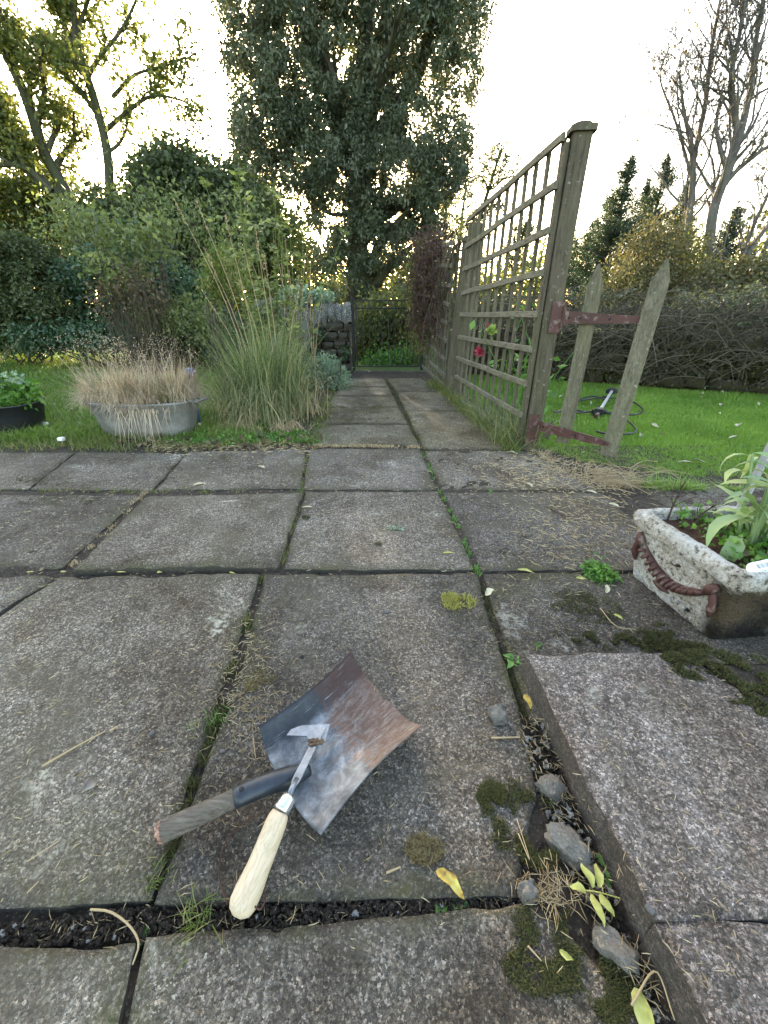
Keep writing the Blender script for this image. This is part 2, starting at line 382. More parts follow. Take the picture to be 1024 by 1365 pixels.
# ---------------------------------------------------------------- the ground
def lawn_z(x, y):
    return -.018 + .03 * (fbm(x * .5, y * .5, 5) - .5) * np.clip((y - 2) / 3, 0, 1) + 0 * x
def ground():
    xs = np.concatenate([np.linspace(-150, -12, 14), np.linspace(-10, 10, 70), np.linspace(12, 150, 14)])
    ys = np.concatenate([np.linspace(-60, -2, 8), np.linspace(-1.5, 12, 70), np.linspace(14, 260, 16)])
    X, Y = np.meshgrid(xs, ys)
    Z = lawn_z(X, Y) - .006
    pat = (X > -30) & (X < 2.6) & (Y < 2.0)
    Z = np.where(pat, -.055, Z)
    pth = (X > -.62) & (X < .74) & (Y < 5.1) & (Y > 1.6); Z = np.where(pth, -.055, Z)
    v = np.stack([X, Y, Z], -1).reshape(-1, 3); nx = len(xs)
    i = np.arange(len(ys) - 1)[:, None] * nx + np.arange(nx - 1)[None]
    q = np.stack([i, i + 1, i + nx + 1, i + nx], -1).reshape(-1, 4)
    b = Buf(); b.add(v, None, q); b.build('ground', MAT['ground'], kind='structure', smooth=True)
ground()
b = Buf()     # soil bed under the flags
xs = np.linspace(-3.6, 2.5, 330); ys = np.linspace(-.4, 5.05, 270)
X, Y = np.meshgrid(xs, ys)
Z = -.019 + .012 * fbm(X * 9, Y * 9, 3) + .014 * (fbm(X * 40, Y * 40, 8) - .5) + .006 * (Y > 1.0) - .010 * ((Y < .272) & (Y > .19) & (X < .2))
keep = (Y < 2.22) | ((X > -.58) & (X < .78))
v = np.stack([X, Y, np.where(keep, Z, -.07)], -1).reshape(-1, 3); nx = len(xs)
i = (np.arange(len(ys) - 1)[:, None] * nx + np.arange(nx - 1)[None])
q = np.stack([i, i + 1, i + nx + 1, i + nx], -1).reshape(-1, 4)
q = q[keep.ravel()[q].any(1)]
b.add(v, None, q); patio = b.build('patio', MAT['soil'], kind='structure', smooth=True)

def lerp_poly(poly, f, z):
    """point on a surveyed edge at fraction f of its ground length"""
    pts = [P(a[0], a[1], z) for a in poly]
    L = [0]
    for k in range(1, len(pts)): L.append(L[-1] + np.linalg.norm(pts[k] - pts[k - 1]))
    t = f * L[-1]
    return np.array([np.interp(t, L, [p[c] for p in pts]) for c in range(3)])
def slab(name, Lp, Rp, z=0.0, th=.045, mat='slab', parent=None, lumps=.002, rr=.0042, nn=56, tilt=(0, 0), seed=0, label=None, chip=1.0, wob=.006, grow=.002):
    base = 1 - np.abs(np.linspace(-1, 1, nn)); s = np.linspace(0, 1, nn)
    s = .5 - .5 * np.sign(1 - 2 * s) * np.abs(1 - 2 * s) ** .55
    z0 = z if isinstance(z, (int, float)) else 0
    Ls = np.array([lerp_poly(Lp, f, z0) for f in s]); Rs = np.array([lerp_poly(Rp, f, z0) for f in s])
    hd = (Rs - Ls) / np.linalg.norm(Rs - Ls, axis=1)[:, None]; Ls = Ls - hd * grow; Rs = Rs + hd * grow
    vd = lambda A: (A[-1] - A[0]) / np.linalg.norm(A[-1] - A[0]) * grow
    Ls[0] -= vd(Ls); Ls[-1] += vd(Ls); Rs[0] -= vd(Rs); Rs[-1] += vd(Rs)
    V = Ls[:, None] * (1 - s)[None, :, None] + Rs[:, None] * s[None, :, None]
    X, Y = V[..., 0], V[..., 1]
    wid = np.linalg.norm(Rs - Ls, axis=1).mean(); hgt = np.linalg.norm(V[-1].mean(0) - V[0].mean(0))
    U, VV = np.meshgrid(s, s)
    d = np.minimum(np.minimum(U, 1 - U) * wid, np.minimum(VV, 1 - VV) * hgt)
    near = np.exp(-d / .03)
    X = X + near * (fbm(X * 14, Y * 14, seed) - .5) * wob * 2; Y = Y + near * (fbm(X * 14 + 7, Y * 14, seed + 5) - .5) * wob * 2
    r = rr * (.6 + 1.6 * chip * np.maximum(0, fbm(X * 22, Y * 22, seed + 9) - .42) * 3)
    fall = r * np.clip(1 - d / (r * 1.6), 0, 1) ** 2
    Zs = z0 + (U - .5) * tilt[0] + (.5 - VV) * tilt[1] + lumps * (fbm(X * 5, Y * 5, seed + 3) - .5) * 2 + .0016 * (fbm(X * 45, Y * 45, seed + 4) - .5) * 2 - fall
    top = np.stack([X, Y, Zs], -1).reshape(-1, 3); n = nn
    i = np.arange(n - 1)[:, None] * n + np.arange(n - 1)[None]
    q = np.stack([i, i + n, i + n + 1, i + 1], -1).reshape(-1, 4)
    ring = np.concatenate([np.arange(n), np.arange(2, n + 1) * n - 1, n * n - 2 - np.arange(n - 1), (np.arange(n - 2, 0, -1)) * n])
    # three rings down the side, rough
    verts = [top, top[ring]]; prev = n * n + np.arange(len(ring)); cnt = n * n + len(ring); quads = [q]
    c = top.mean(0)
    for k, f in enumerate((.35, .7, 1.0)):
        rv = top[ring].copy(); rv[:, 2] -= th * f
        jit = (fbm(rv[:, 0] * 40 + k * 9, rv[:, 1] * 40 + k * 5, seed + 20 + k) - .5) * .006
        dirn = rv[:, :2] - c[:2]; dirn /= np.linalg.norm(dirn, axis=1)[:, None]
        rv[:, :2] += dirn * jit[:, None]
        ids = cnt + np.arange(len(ring)); a = prev; nx_ = np.roll(a, -1); e = ids; e2 = np.roll(ids, -1)
        quads.append(np.stack([a, nx_, e2, e], -1)); verts.append(rv); cnt += len(ring); prev = ids
    V2 = np.vstack(verts)
    # outward facing: flip if needed
    qq = np.vstack(quads)
    a, b_, c_ = V2[qq[0][0]], V2[qq[0][1]], V2[qq[0][2]]
    if np.cross(b_ - a, c_ - a)[2] < 0: qq = qq[:, ::-1]
    buf = Buf(); buf.add(V2, None, qq)
    o = buf.build(name, MAT[mat], parent, smooth=True, label=label, origin=(0, 0, 0) if parent is None else None)
    me = o.data
    ea = np.concatenate([np.exp(-d.ravel() / .022), np.full(cnt - n * n, .7)])
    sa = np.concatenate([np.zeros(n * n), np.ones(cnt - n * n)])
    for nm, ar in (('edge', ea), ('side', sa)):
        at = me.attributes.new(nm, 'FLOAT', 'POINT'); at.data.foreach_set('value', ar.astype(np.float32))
    return o
def pv(name, L, Rr, **k): return slab(name, L, Rr, parent=patio, **k)
SL = [
 ([(-500, 1275), (-900, 1600)], [(178, 1258), (118, 1500)], dict(z=-.002, seed=1)),
 ([(197, 1252), (160, 1400), (140, 1500)], [(712, 1205), (800, 1290), (960, 1480)], dict(z=0, seed=2, rr=.006)),
 ([(-650, 768), (-2600, 1235)], [(71, 768), (-660, 1235)], dict(z=0, seed=3)),
 ([(80, 769), (-630, 1230)], [(347, 764), (300, 900), (196, 1196)], dict(z=.001, seed=4, rr=.007, lumps=.003, tilt=(0, .004))),
 ([(353, 765), (318, 905), (206, 1203)], [(634, 764), (664, 860), (697, 965), (715, 1060), (700, 1120), (690, 1186)], dict(z=0, seed=5, rr=.006)),
 ([(645, 764), (676, 862), (712, 962)], [(980, 764), (1040, 850), (1180, 985)], dict(z=-.004, seed=6)),
 ([(-700, 657), (-1100, 756)], [(188, 660), (82, 754)], dict(z=0, seed=7, grow=.004)),
 ([(197, 660), (100, 756)], [(402, 655), (369, 752)], dict(z=.013, seed=8, grow=.004, tilt=(.004, -.006), mat='slab', rr=.006)),
 ([(409, 655), (379, 757)], [(583, 655), (630, 757)], dict(z=0, seed=9, grow=.004, mat='slab_pale')),
 ([(591, 656), (643, 758)], [(800, 656), (925, 758)], dict(z=-.002, seed=10, grow=.004, mat='slab_pale')),
 ([(-600, 602), (-720, 650)], [(98, 603), (36, 651)], dict(z=0, seed=11, grow=.004)),
 ([(103, 603), (42, 651)], [(246, 604), (202, 653)], dict(z=.001, seed=12, grow=.004)),
 ([(252, 602), (209, 652)], [(407, 598), (400, 650)], dict(z=0, seed=13, grow=.004)),
 ([(414, 598), (405, 651)], [(559, 598), (581, 651)], dict(z=.002, seed=14, grow=.004, mat='slab_pale')),
 ([(567, 601), (590, 652)], [(705, 601), (795, 652)], dict(z=-.003, seed=15, grow=.004, mat='slab_pale')),
 ([(842, 648), (900, 680)], [(1300, 640), (1500, 668)], dict(z=-.004, seed=16, mat='slab_pale')),
]
for L, Rr, k in SL: pv('paving_slab', L, Rr, **k)
path = tag(bpy.data.objects.new('garden_path', None), kind='structure'); C.objects.link(path)
PL = [([(425, 566), (416, 593)], [(543, 566), (556, 593)]), ([(436, 543), (427, 564)], [(530, 543), (542, 564)]), ([(446, 528), (437, 542)], [(523, 528), (529, 542)]),
      ([(455, 516), (447, 527)], [(517, 516), (522, 527)]), ([(463, 504), (456, 515)], [(512, 504), (516, 515)]),
      ([(544, 548), (567, 597)], [(622, 548), (692, 597)]), ([(532, 522), (543, 547)], [(586, 522), (620, 547)]), ([(516, 504), (531, 521)], [(560, 504), (584, 521)])]
for k, (L, Rr) in enumerate(PL):
    slab('paving_slab', L, Rr, z=(.0, -.004, .001, 0, -.002, -.001, 0, -.002)[k], seed=30 + k, nn=36, grow=.011 if k < 5 else .016, mat='slab_path', parent=path)

# raised step at the right, cracked right through
step = thing('stone_step', P(800, 1100, 0), 'raised concrete step slab with a crack across it, in the lower right corner', 'step')
slab('step_slab', [(701, 872), (741, 944), (786, 1053), (832, 1130), (876, 1222)], [(908, 868), (1080, 985), (1240, 1120), (1500, 1240)], z=.06, th=.075, mat='step', parent=step, seed=41, nn=90, rr=.0035, lumps=.003)
slab('step_slab', [(880, 1232), (948, 1365), (1080, 1600)], [(1505, 1249), (1800, 1420), (2200, 1700)], z=.057, th=.072, mat='step', parent=step, seed=42, nn=60, rr=.004, lumps=.003)

# ---------------------------------------------------------------- stones
def stone_mesh(name, mat, seed, sub=6, rough=.16, square=.6):
    n = sub; rg = np.random.default_rng(seed); buf = Buf(); V = []; F = []
    t = np.linspace(-1, 1, n)
    for ax in range(3):
        for sg in (-1, 1):
            A, B = np.meshgrid(t, t); Cc = np.full_like(A, sg); c = [None] * 3; c[ax] = Cc; c[(ax + 1) % 3] = A; c[(ax + 2) % 3] = B
            v = np.stack(c, -1).reshape(-1, 3); i = np.arange(n - 1)[:, None] * n + np.arange(n - 1)[None]
            q = np.stack([i, i + 1, i + n + 1, i + n], -1).reshape(-1, 4)
            if sg < 0: q = q[:, ::-1]
            F.append(q + sum(len(a) for a in V)); V.append(v)
    v = np.vstack(V); sp = v / np.linalg.norm(v, axis=1)[:, None] * 1.15
    v = v * square + sp * (1 - square)
    off = rg.uniform(0, 50, 3)
    for a in range(3):
        b_, c_ = (a + 1) % 3, (a + 2) % 3
        v[:, a] += (fbm(v[:, b_] * 1.7 + off[0] + v[:, a], v[:, c_] * 1.7 + off[1] - v[:, a] * .7, seed + a, 3) - .5) * 2 * rough * 1.6
    buf.add(v * .5, None, np.vstack(F)); return buf.mesh(name, mat, True)
def place(me, name, loc, scale, rot=(0, 0, 0), parent=None, **k):
    o = bpy.data.objects.new(name, me); C.objects.link(o); o.location = tuple(float(a) for a in loc); o.scale = scale; o.rotation_euler = rot
    if parent is not None: o.parent = parent; o.location = Vector(o.location) - parent.location
    return tag(o, **k)

# wall beside the garden gate
wall = thing('stone_wall', (-.75, 5.05, 0), 'dry stone wall with white lichened upright coping, left of the wire gate', 'wall')
SM = [stone_mesh('stone', MAT['stone'], s) for s in range(5)]; SLi = [stone_mesh('coping_stone', MAT['stone_lichen'], 10 + s, 6, .25, .45) for s in range(4)]
z = 0
for row in range(6):
    h = R.uniform(.075, .105); x = -1.45
    while x < -.40:
        w = R.uniform(.11, .24); w = min(w, -.385 - x) if -.385 - x < w + .06 else w
        place(R.choice(SM), 'stone', (x + w / 2, 5.12 + R.uniform(-.015, .015), z + h / 2), (w * .98, .30, h * .98), (R.uniform(-.05, .05), R.uniform(-.04, .04), R.uniform(-.06, .06)), wall)
        x += w
    z += h
x = -1.45
while x < -.42:
    w = R.uniform(.07, .13)
    place(R.choice(SLi), 'coping_stone', (x + w / 2, 5.10, z + .085), (w * 1.05, .27, R.uniform(.16, .30)), (R.uniform(-.1, .1), R.uniform(-.45, .3), R.uniform(-.1, .1)), wall)
    x += w * .93
b = Buf(); n = 2600
p = np.stack([G.uniform(-1.5, -.40, n), G.uniform(4.86, 4.97, n), G.uniform(0, .62, n)], 1)
m = fbm(p[:, 0] * 5, p[:, 2] * 5, 2) + .45 * (-.75 - p[:, 0]) + .2 * (.3 - p[:, 2]) > .43
d = G.normal(size=(n, 3)); d[:, 1] -= 1.2; leaves(b, p[m], .05, .045, dirs=d[m])
tag(b.build('ivy', MAT['ivy'], kind=None), 'dark ivy climbing the front of the stone wall by the gate', 'ivy')
b = Buf(); p = np.array((-.95, 5.0, .78)) + ball(700, shell=.4) * np.array((.24, .12, .1)); leaves(b, p, .04, .03)
p = np.array((-.66, 5.0, .78)) + ball(300, shell=.4) * np.array((.12, .12, .07)); leaves(b, p, .035, .028)
b.build('stonecrop', MAT['silver'], label='grey green rock plant growing over the top of the gate wall', cat='plant')

# wire gate
gt = thing('garden_gate', (.03, 5.02, 0), 'low black wire garden gate closing the far end of the path', 'gate')
for x0 in (-.315,): pass
b = Buf(); tube(b, [(-.345, 5.0, 0), (-.345, 5.0, .765)], .019, 8); b.build('gate_post', MAT['iron'], gt)
b = Buf(); tube(b, [(.44, 5.02, 0), (.44, 5.02, .72)], .019, 8); b.build('gate_post', MAT['iron'], gt)
for zz in (.055, .66, .735): b = Buf(); tube(b, [(-.31, 5.01, zz), (.41, 5.01, zz)], .007, 6); b.build('rail', MAT['iron'], gt)
for k in range(11):
    xx = -.31 + k * .072; b = Buf(); tube(b, [(xx, 5.012, .055), (xx, 5.012, .735)], .0075 if k in (0, 10) else .0042, 5); b.build('bar', MAT['iron'], gt)
b = Buf(); tube(b, [(-.30, 5.0, .5), (-.345, 4.98, .5), (-.36, 4.97, .47)], .006, 5); b.build('latch', MAT['iron'], gt)
b = Buf(); box(b, (-.36, 4.93, .004), (.52, 4.93, .004), .05, .03, (0, 1, 0), warp=.002); b.build('gate_threshold', MAT['stone'], label='narrow pale stone threshold under the wire gate', cat='threshold')

# ---------------------------------------------------------------- trellis fence
PT = thing('trellis_fence', (.70, 2.8, 0), 'weathered wooden trellis fence with posts along the right of the path', 'fence')
n0 = np.array((.745, 2.155)); n1 = np.array((.605, 3.47))
near_y = [180, 245, 306, 363, 419, 466, 512, 554, 590]; near_x = [754, 747, 735, 726, 719, 710, 702, 693, 674]
far_y = [294, 329, 359, 391, 419, 449, 477, 502, 528]; far_x = [642, 637, 637, 633, 626, 622, 618, 614, 610]
fd = np.array((n1[0] - n0[0], n1[1] - n0[1], 0)); fd /= np.linalg.norm(fd); fn = np.array((-fd[1], fd[0], 0))
fn = fn if fn[0] < 0 else -fn     # towards the path
zn = [Q(x, y, 2.14)[2] for x, y in zip(near_x, near_y)]; zf = [Q(x, y, 3.47)[2] for x, y in zip(far_x, far_y)]
for a, c in zip(zn, zf):
    b = Buf(); sag = R.uniform(-.004, .004)
    box(b, (n0[0] + fn[0] * .022, n0[1] + fn[1] * .022, a), (n1[0] + fn[0] * .022, n1[1] + fn[1] * .022, c), .029, .016, (0, 0, 1), warp=.0035); b.build('batten', MAT['batten'], PT)
for k in range(11):
    f = (k + .35) / 11.0; xx, yy = n0 + (n1 - n0) * f
    zt = zn[0] + (zf[0] - zn[0]) * f + .006; zb = zn[-1] + (zf[-1] - zn[-1]) * f - .05
    b = Buf(); box(b, (xx + R.uniform(-.002, .002), yy + R.uniform(-.01, .01), zb), (xx, yy + R.uniform(-.01, .01), zt), .025, .014, fd, warp=.004); b.build('batten', MAT['batten_up'], PT)
def post(p0, p1, w, cap=True, capw=1.35):
    b = Buf(); box(b, p0, p1, w, w, (1, -.1, 0), warp=.003, bev=.1); o = b.build('post', MAT['post'], PT)
    if cap:
        b = Buf(); p1 = np.array(p1, float); d = np.array(p1) - np.array(p0); d /= np.linalg.norm(d)
        box(b, p1 + d * .001, p1 + d * .022, w * capw, w * capw, (1, -.1, 0), bev=.12); box(b, p1 + d * .0225, p1 + d * .034, w * .9, w * .9, (1, -.1, 0), bev=.3)
        b.build('post_cap', MAT['post'], PT)
pt = Q(776, 172, 2.16)
post((.795, 2.16, -.04), (pt[0], 2.16, 1.31), .074)
b = Buf(); box(b, (.742, 2.165, .0), (pt[0] - .052, 2.165, 1.285), .022, .034, (1, 0, 0), warp=.002); b.build('edge_strip', MAT['post'], PT)
post((.625, 3.52, -.03), (.655, 3.52, 1.21), .10, False)
post((.60, 3.80, -.03), (.665, 3.80, 1.13), .10, True, 1.2)
m0 = np.array((.575, 3.88)); m1 = np.array((.44, 4.70))
cy = [(225, 490), (215, 580), (205, 655), (195, 730), (180, 800), (170, 870), (160, 940), (155, 1000), (125, 1040)]
for k, (cx, cyy) in enumerate(cy):
    zz = Q(540 + cx * .3516, 150 + cyy * .3516, 3.85)[2]; zz2 = [1.16, 1.03, .90, .77, .64, .50, .36, .22, .10][k]
    mid = (m0 + m1) / 2
    pts = sm([(m0[0] - .02, m0[1], zz), (mid[0] - .02, mid[1], (zz + zz2) / 2 - .012), (m1[0] - .02, m1[1], zz2)], 3)
    b = Buf(); box(b, pts[0], pts[2], .03, .016, (0, 0, 1), warp=.006); b.build('batten', MAT['batten'], PT)
for k in range(8):
    f = (k + .4) / 8; xx, yy = m0 + (m1 - m0) * f; b = Buf(); box(b, (xx, yy, .05), (xx, yy, 1.12 + .03 * f), .026, .014, (m1[0]-m0[0], m1[1]-m0[1], 0), warp=.004); b.build('batten', MAT['batten_up'], PT)

# gate remnant: two pickets hanging on strap hinges
bg_ = thing('broken_gate', (.82, 2.12, .1), 'remains of a picket gate, two leaning pickets on maroon strap hinges', 'gate')
def strap(px0, Y0, px1, Y1, w0, w1, label):
    a = Q(*px0, Y0); c = Q(*px1, Y1); n = 9; V = []; d = (c - a); d /= np.linalg.norm(d); up = np.array((0, 0, 1.)); nn_ = np.cross(d, up); nn_ /= np.linalg.norm(nn_)
    if nn_[1] > 0: nn_ = -nn_
    b = Buf(); T = .006
    for k in range(n):
        f = k / (n - 1); w = w0 + (w1 - w0) * f
        if k == n - 1: w *= .45
        ce = a + (c - a) * f
        for s, t in ((-1, 0), (1, 0), (1, 1), (-1, 1)): V.append(ce + up * s * w / 2 + nn_ * t * T)
    q = []
    for k in range(n - 1):
        for j in range(4): q.append((k*4+j, k*4+(j+1) % 4, k*4+4+(j+1) % 4, k*4+4+j))
    q += [(3, 2, 1, 0), tuple((n-1)*4 + j for j in range(4))]; b.add(V, None, q)
    o = b.build('strap_hinge', MAT['maroon'], bg_, label=label)
    for f in (.06, .2, .55, .95):
        b = Buf(); ce = a + (c - a) * f + nn_ * T; tube(b, [ce, ce + nn_ * .003], [.006, .0035], 7); b.build('bolt', MAT['iron'], o, origin=tuple(bg_.location))
    return a
def plate(cx, cy, Y, w, h):
    ce = Q(cx, cy, Y); b = Buf(); box(b, ce - np.array((0, 0, h / 2)), ce + np.array((.004, 0, h / 2)), w, .007, (1, 0, 0), bev=.2)
    tube(b, [ce + np.array((w / 2 + .004, -.004, -h * .36)), ce + np.array((w / 2 + .006, -.004, h * .36))], .009, 8)
    b.build('hinge_plate', MAT['maroon'], bg_)
plate(741, 423, 2.115, .055, .135); plate(709, 572, 2.115, .05, .15)
strap((752, 423), 2.10, (866, 427), 1.955, .055, .024, 'upper maroon strap hinge')
strap((720, 568), 2.10, (812, 592), 1.80, .05, .03, 'lower maroon strap hinge')
def picket(top, Yt, bot, Yb, w, label):
    a = Q(*bot, Yb); c = Q(*top, Yt); d = (c - a); L = np.linalg.norm(d); d /= L; s = np.array((1, -.45, 0)); s = s - d * s.dot(d); s /= np.linalg.norm(s); u = np.cross(d, s)
    b = Buf(); T = .02; V = []; prof = [(0, 1.0), (.03, 1), (.2, 1.01), (.4, .985), (.6, 1.0), (.8, .98), (1 - .085 / L, 1.0), (1 - .03 / L, .45), (1, .12)]
    for f, ww in prof:
        ce = a + d * L * f + s * R.uniform(-.001, .001)
        for i, j in ((-.5, 0), (-.18, 0), (.15, 0), (.5, 0), (.5, 1), (-.5, 1)): V.append(ce + s * i * w * ww + u * (j - .5) * T + u * R.uniform(-.0012, .0012))
    q = []
    for k in range(len(prof) - 1):
        for j in range(6): q.append((k*6+j, k*6+(j+1) % 6, k*6+6+(j+1) % 6, k*6+6+j))
    e = (len(prof)-1)*6; q += [(3, 2, 1, 0), (5, 4, 3, 0), (e, e+1, e+2, e+3), (e, e+3, e+4, e+5)]
    b.add(V, None, q); b.build('picket', MAT['picket'], bg_, label=label)
picket((799, 352), 2.10, (750, 590), 2.03, .066, 'picket nearer the post')
picket((889, 346), 2.00, (810, 608), 1.82, .070, 'outer picket hanging lower')
picket((737, 560), 2.2, (727, 584), 2.2, .04, 'short picket stub')

# ---------------------------------------------------------------- right wall, brambles
wl0 = np.array((.95, 4.85)); wl1 = np.array((6.2, 2.25))
rw = thing('mossy_wall', (2.6, 4.0, 0), 'low mossy stone wall behind the right lawn under bare brambles', 'wall')
MS = [stone_mesh('stone', MAT['stone_moss'], 40 + s) for s in range(5)]
wd = wl1 - wl0; WL = np.linalg.norm(wd); wd /= WL; ang = math.atan2(wd[1], wd[0])
z = 0
for row in range(4):
    h = R.uniform(.10, .135); t = R.uniform(-.1, 0)
    while t < WL:
        w = R.uniform(.17, .36); c = wl0 + wd * (t + w / 2) + np.array((wd[1], -wd[0])) * (-.12 + R.uniform(-.02, .02))
        place(R.choice(MS), 'stone', (c[0], c[1], z + h / 2), (w, .3, h * 1.02), (R.uniform(-.06, .06), R.uniform(-.05, .05), ang + R.uniform(-.07, .07)), rw); t += w * .97
    z += h
b = Buf()
def thicket(buf, n, t0, t1, z0, z1, reach, rr, rg=G, fwd=.1):
    for k in range(n):
        t = rg.uniform(t0, t1) * WL; c = wl0 + wd * t + np.array((wd[1], -wd[0])) * rg.uniform(-.35, fwd)
        p0 = np.array((c[0], c[1], rg.uniform(z0, z1))); a = rg.uniform(0, 2 * math.pi); L = rg.uniform(.3, reach)
        dx = np.array((math.cos(a) * .9 + wd[0] * rg.uniform(-.6, .6), math.sin(a) * .45, 0)) * L
        p2 = p0 + dx + np.array((0, 0, rg.uniform(-.28, .12) * L)); p2[2] = max(p2[2], .0)
        p1 = (p0 + p2) / 2 + np.array((0, 0, rg.uniform(.05, .32) * L))
        tube(buf, sm([p0, p1, p2], 6), np.linspace(rr * rg.uniform(.6, 1.3), rr * .3, 6), 3, cap=False, rnd=rg.beta(1.3, 1.8))
thicket(b, 2600, 0, 1, .1, .66, 1.0, .0042, fwd=.25); thicket(b, 700, 0, 1, .45, .8, .8, .0028, fwd=.1)
br = thing('bramble_hedge', (2.6, 4.0, 0), 'tangle of bare grey brown bramble stems along the right wall', 'hedge')
b.build('stems', MAT['twig'], br, kind='stuff')
b = Buf(); n = 17000; t = G.uniform(0, 1, n) * WL; off = G.uniform(-.45, .12, n)
p = np.stack([wl0[0] + wd[0] * t + wd[1] * off, wl0[1] + wd[1] * t - wd[0] * off, G.uniform(.02, .82, n)], 1)
m = fbm(p[:, 0] * 3, p[:, 2] * 6, 4) > .48; leaves(b, p[m], .036, .026)
b.build('leaves', MAT['hedge'], br, kind='stuff')
# moss cushions on the wall
b = Buf()
for k in range(26):
    t = R.uniform(0, .9) * WL; c = wl0 + wd * t + np.array((wd[1], -wd[0])) * .06
    n = 260; q_ = ball(n, shell=.8) * np.array((R.uniform(.06, .2), .06, R.uniform(.04, .10))); q_ += np.array((c[0], c[1], R.uniform(.08, .46)))
    leaves(b, q_, .022, .014, droop=-.2)
tag(b.build('moss', MAT['moss'], rw), kind='stuff')

# ---------------------------------------------------------------- lawn grass
def pip(px, poly):
    x, y = px[:, 0], px[:, 1]; ins = np.zeros(len(px), bool); j = len(poly) - 1
    for i in range(len(poly)):
        xi, yi = poly[i]; xj, yj = poly[j]
        c = ((yi > y) != (yj > y)) & (x < (xj - xi) * (y - yi) / (yj - yi + 1e-12) + xi); ins ^= c; j = i
    return ins
def lawn(name, poly, dens, h, w, mat, lean=.5, fall=2.0):
    poly = np.array(poly); lo = poly.min(0); hi = poly.max(0); n = int(dens * (hi - lo).prod())
    p = G.uniform(lo, hi, (n, 2)); p = p[pip(p, poly)]
    dist = np.linalg.norm(p, axis=1); keep = G.uniform(0, 1, len(p)) < np.clip((fall / dist) ** 1.2, .12, 1); p = p[keep]; dist = dist[keep]
    base = np.stack([p[:, 0], p[:, 1], lawn_z(p[:, 0], p[:, 1]) - .006], 1)
    pat = .6 + .9 * fbm(p[:, 0] * 2.5, p[:, 1] * 2.5, 3); hh = h * pat * G.uniform(.5, 1.3, len(p)); sc = np.clip(dist / fall, 1, 3)
    b = Buf(); blades(b, base, rdirs(len(p)), hh, hh * lean * G.uniform(.2, 1.6, len(p)), hh * .15, w * sc, 2, clr=np.clip(.65 * fbm(p[:, 0] * 4, p[:, 1] * 4, 8) + G.uniform(-.1, .35, len(p)), 0, 1))
    return b.build(name, mat, kind='stuff')
tag(lawn('lawn_grass', [(.80, 2.22), (1.02, 1.93), (1.35, 1.75), (2.6, 1.74), (4.2, 1.9), (5.5, 2.45), (.98, 4.72), (.62, 4.7), (.72, 3.4)], 52000, .036, .0034, MAT['grass']), 'short bright green lawn grass on the right of the trellis', 'grass')
tag(lawn('meadow_grass', [(-.75, 2.32), (-3.4, 2.32), (-6.5, 3.3), (-7.5, 7.2), (-1.2, 7.0), (-.75, 4.9)], 12000, .055, .005, MAT['grass'], .7), 'longer green lawn grass behind the tub on the left', 'grass')

tag(lawn('meadow_grass', [(-.75, 2.26), (-3.8, 2.26), (-6.5, 3.3), (-7.5, 7.2), (-1.2, 7.0), (-.75, 4.9)], 7000, .075, .004, MAT['grass_rough'], .9), 'rough half dry grass mixed into the left lawn', 'grass')
# ---------------------------------------------------------------- woody growth
def grow(buf, tips, pts, r0, r1, level, maxl, nch=(4, 3, 3), ratio=.55, up=.25, spread=1.0, wig=.14, rg=G, start=.3, minr=.003, rk=.6):
    n = len(pts); rr = np.linspace(r0, r1, n)
    tube(buf, pts, rr, 8 if r0 > .05 else (5 if r0 > .015 else 3), cap=False)
    L = np.linalg.norm(np.diff(pts, axis=0), axis=1).sum()
    if level >= maxl:
        for f in (.35, .6, .8, 1.0):
            tips.append(pts[min(n - 1, int(f * (n - 1)))])
        return
    for k in range(nch[min(level, len(nch) - 1)]):
        f = start + (1 - start) * (k + rg.uniform(0, 1)) / nch[min(level, len(nch) - 1)]; i = min(n - 2, int(f * (n - 1)))
        t = pts[i + 1] - pts[i]; t /= np.linalg.norm(t) + 1e-9
        r = rg.normal(size=3); r -= t * r.dot(t); r /= np.linalg.norm(r)
        d = t * rg.uniform(.45, .9) + r * spread * rg.uniform(.5, .95) + np.array((0, 0, up)); d /= np.linalg.norm(d)
        l = L * ratio * rg.uniform(.6, 1.15) * (1.15 - .5 * f); m = 6; q = [pts[i]]
        for s in range(m):
            d = d + rg.normal(size=3) * wig * 1.6; d[2] += up * .12; d /= np.linalg.norm(d); q.append(q[-1] + d * l / m)
        ra = max(minr, rr[i] * rk); grow(buf, tips, np.array(q), ra, max(minr * .7, ra * .3), level + 1, maxl, nch, ratio, up, spread, wig, rg, .2, minr, rk)
def limb(pxs, Y, dz=0): return sm([Q(a[0], a[1], (a[2] if len(a) > 2 else Y)) for a in pxs], max(8, 4 * len(pxs)))

# big evergreen behind the gate
big = thing('evergreen_tree', (-.8, 14, 0), 'huge dark evergreen tree beyond the gate with the low sun behind', 'tree')
b = Buf(); tips = []
tr = sm([(-.85, 14, -.1), (-.8, 14, 1.2), (-.78, 14, 2.6), (-.7, 14, 4.5), (-.4, 14, 7), (-.2, 14, 10)], 20)
grow(b, tips, tr, .36, .12, 0, 2, (16, 5), .30, .15, 1.0, .14, start=.15, minr=.012)
for L in ([(478, 250), (500, 120), (515, 30), (520, -120)], [(470, 230), (440, 120), (400, 20), (370, -100)], [(490, 200), (560, 90), (590, -50)]):
    grow(b, tips, limb(L, 14), .22, .07, 0, 2, (8, 5), .24, .2, 1.0, .14, start=.15, minr=.01)
grow(b, tips, limb([(482, 300), (520, 270), (545, 275), (560, 262)], 13.4), .07, .02, 1, 2, (4, 4), .4)
grow(b, tips, limb([(470, 285), (440, 285), (410, 262)], 13.4), .07, .02, 1, 2, (4, 4), .4)
b.build('trunk', MAT['bark_dark'], big, smooth=True)
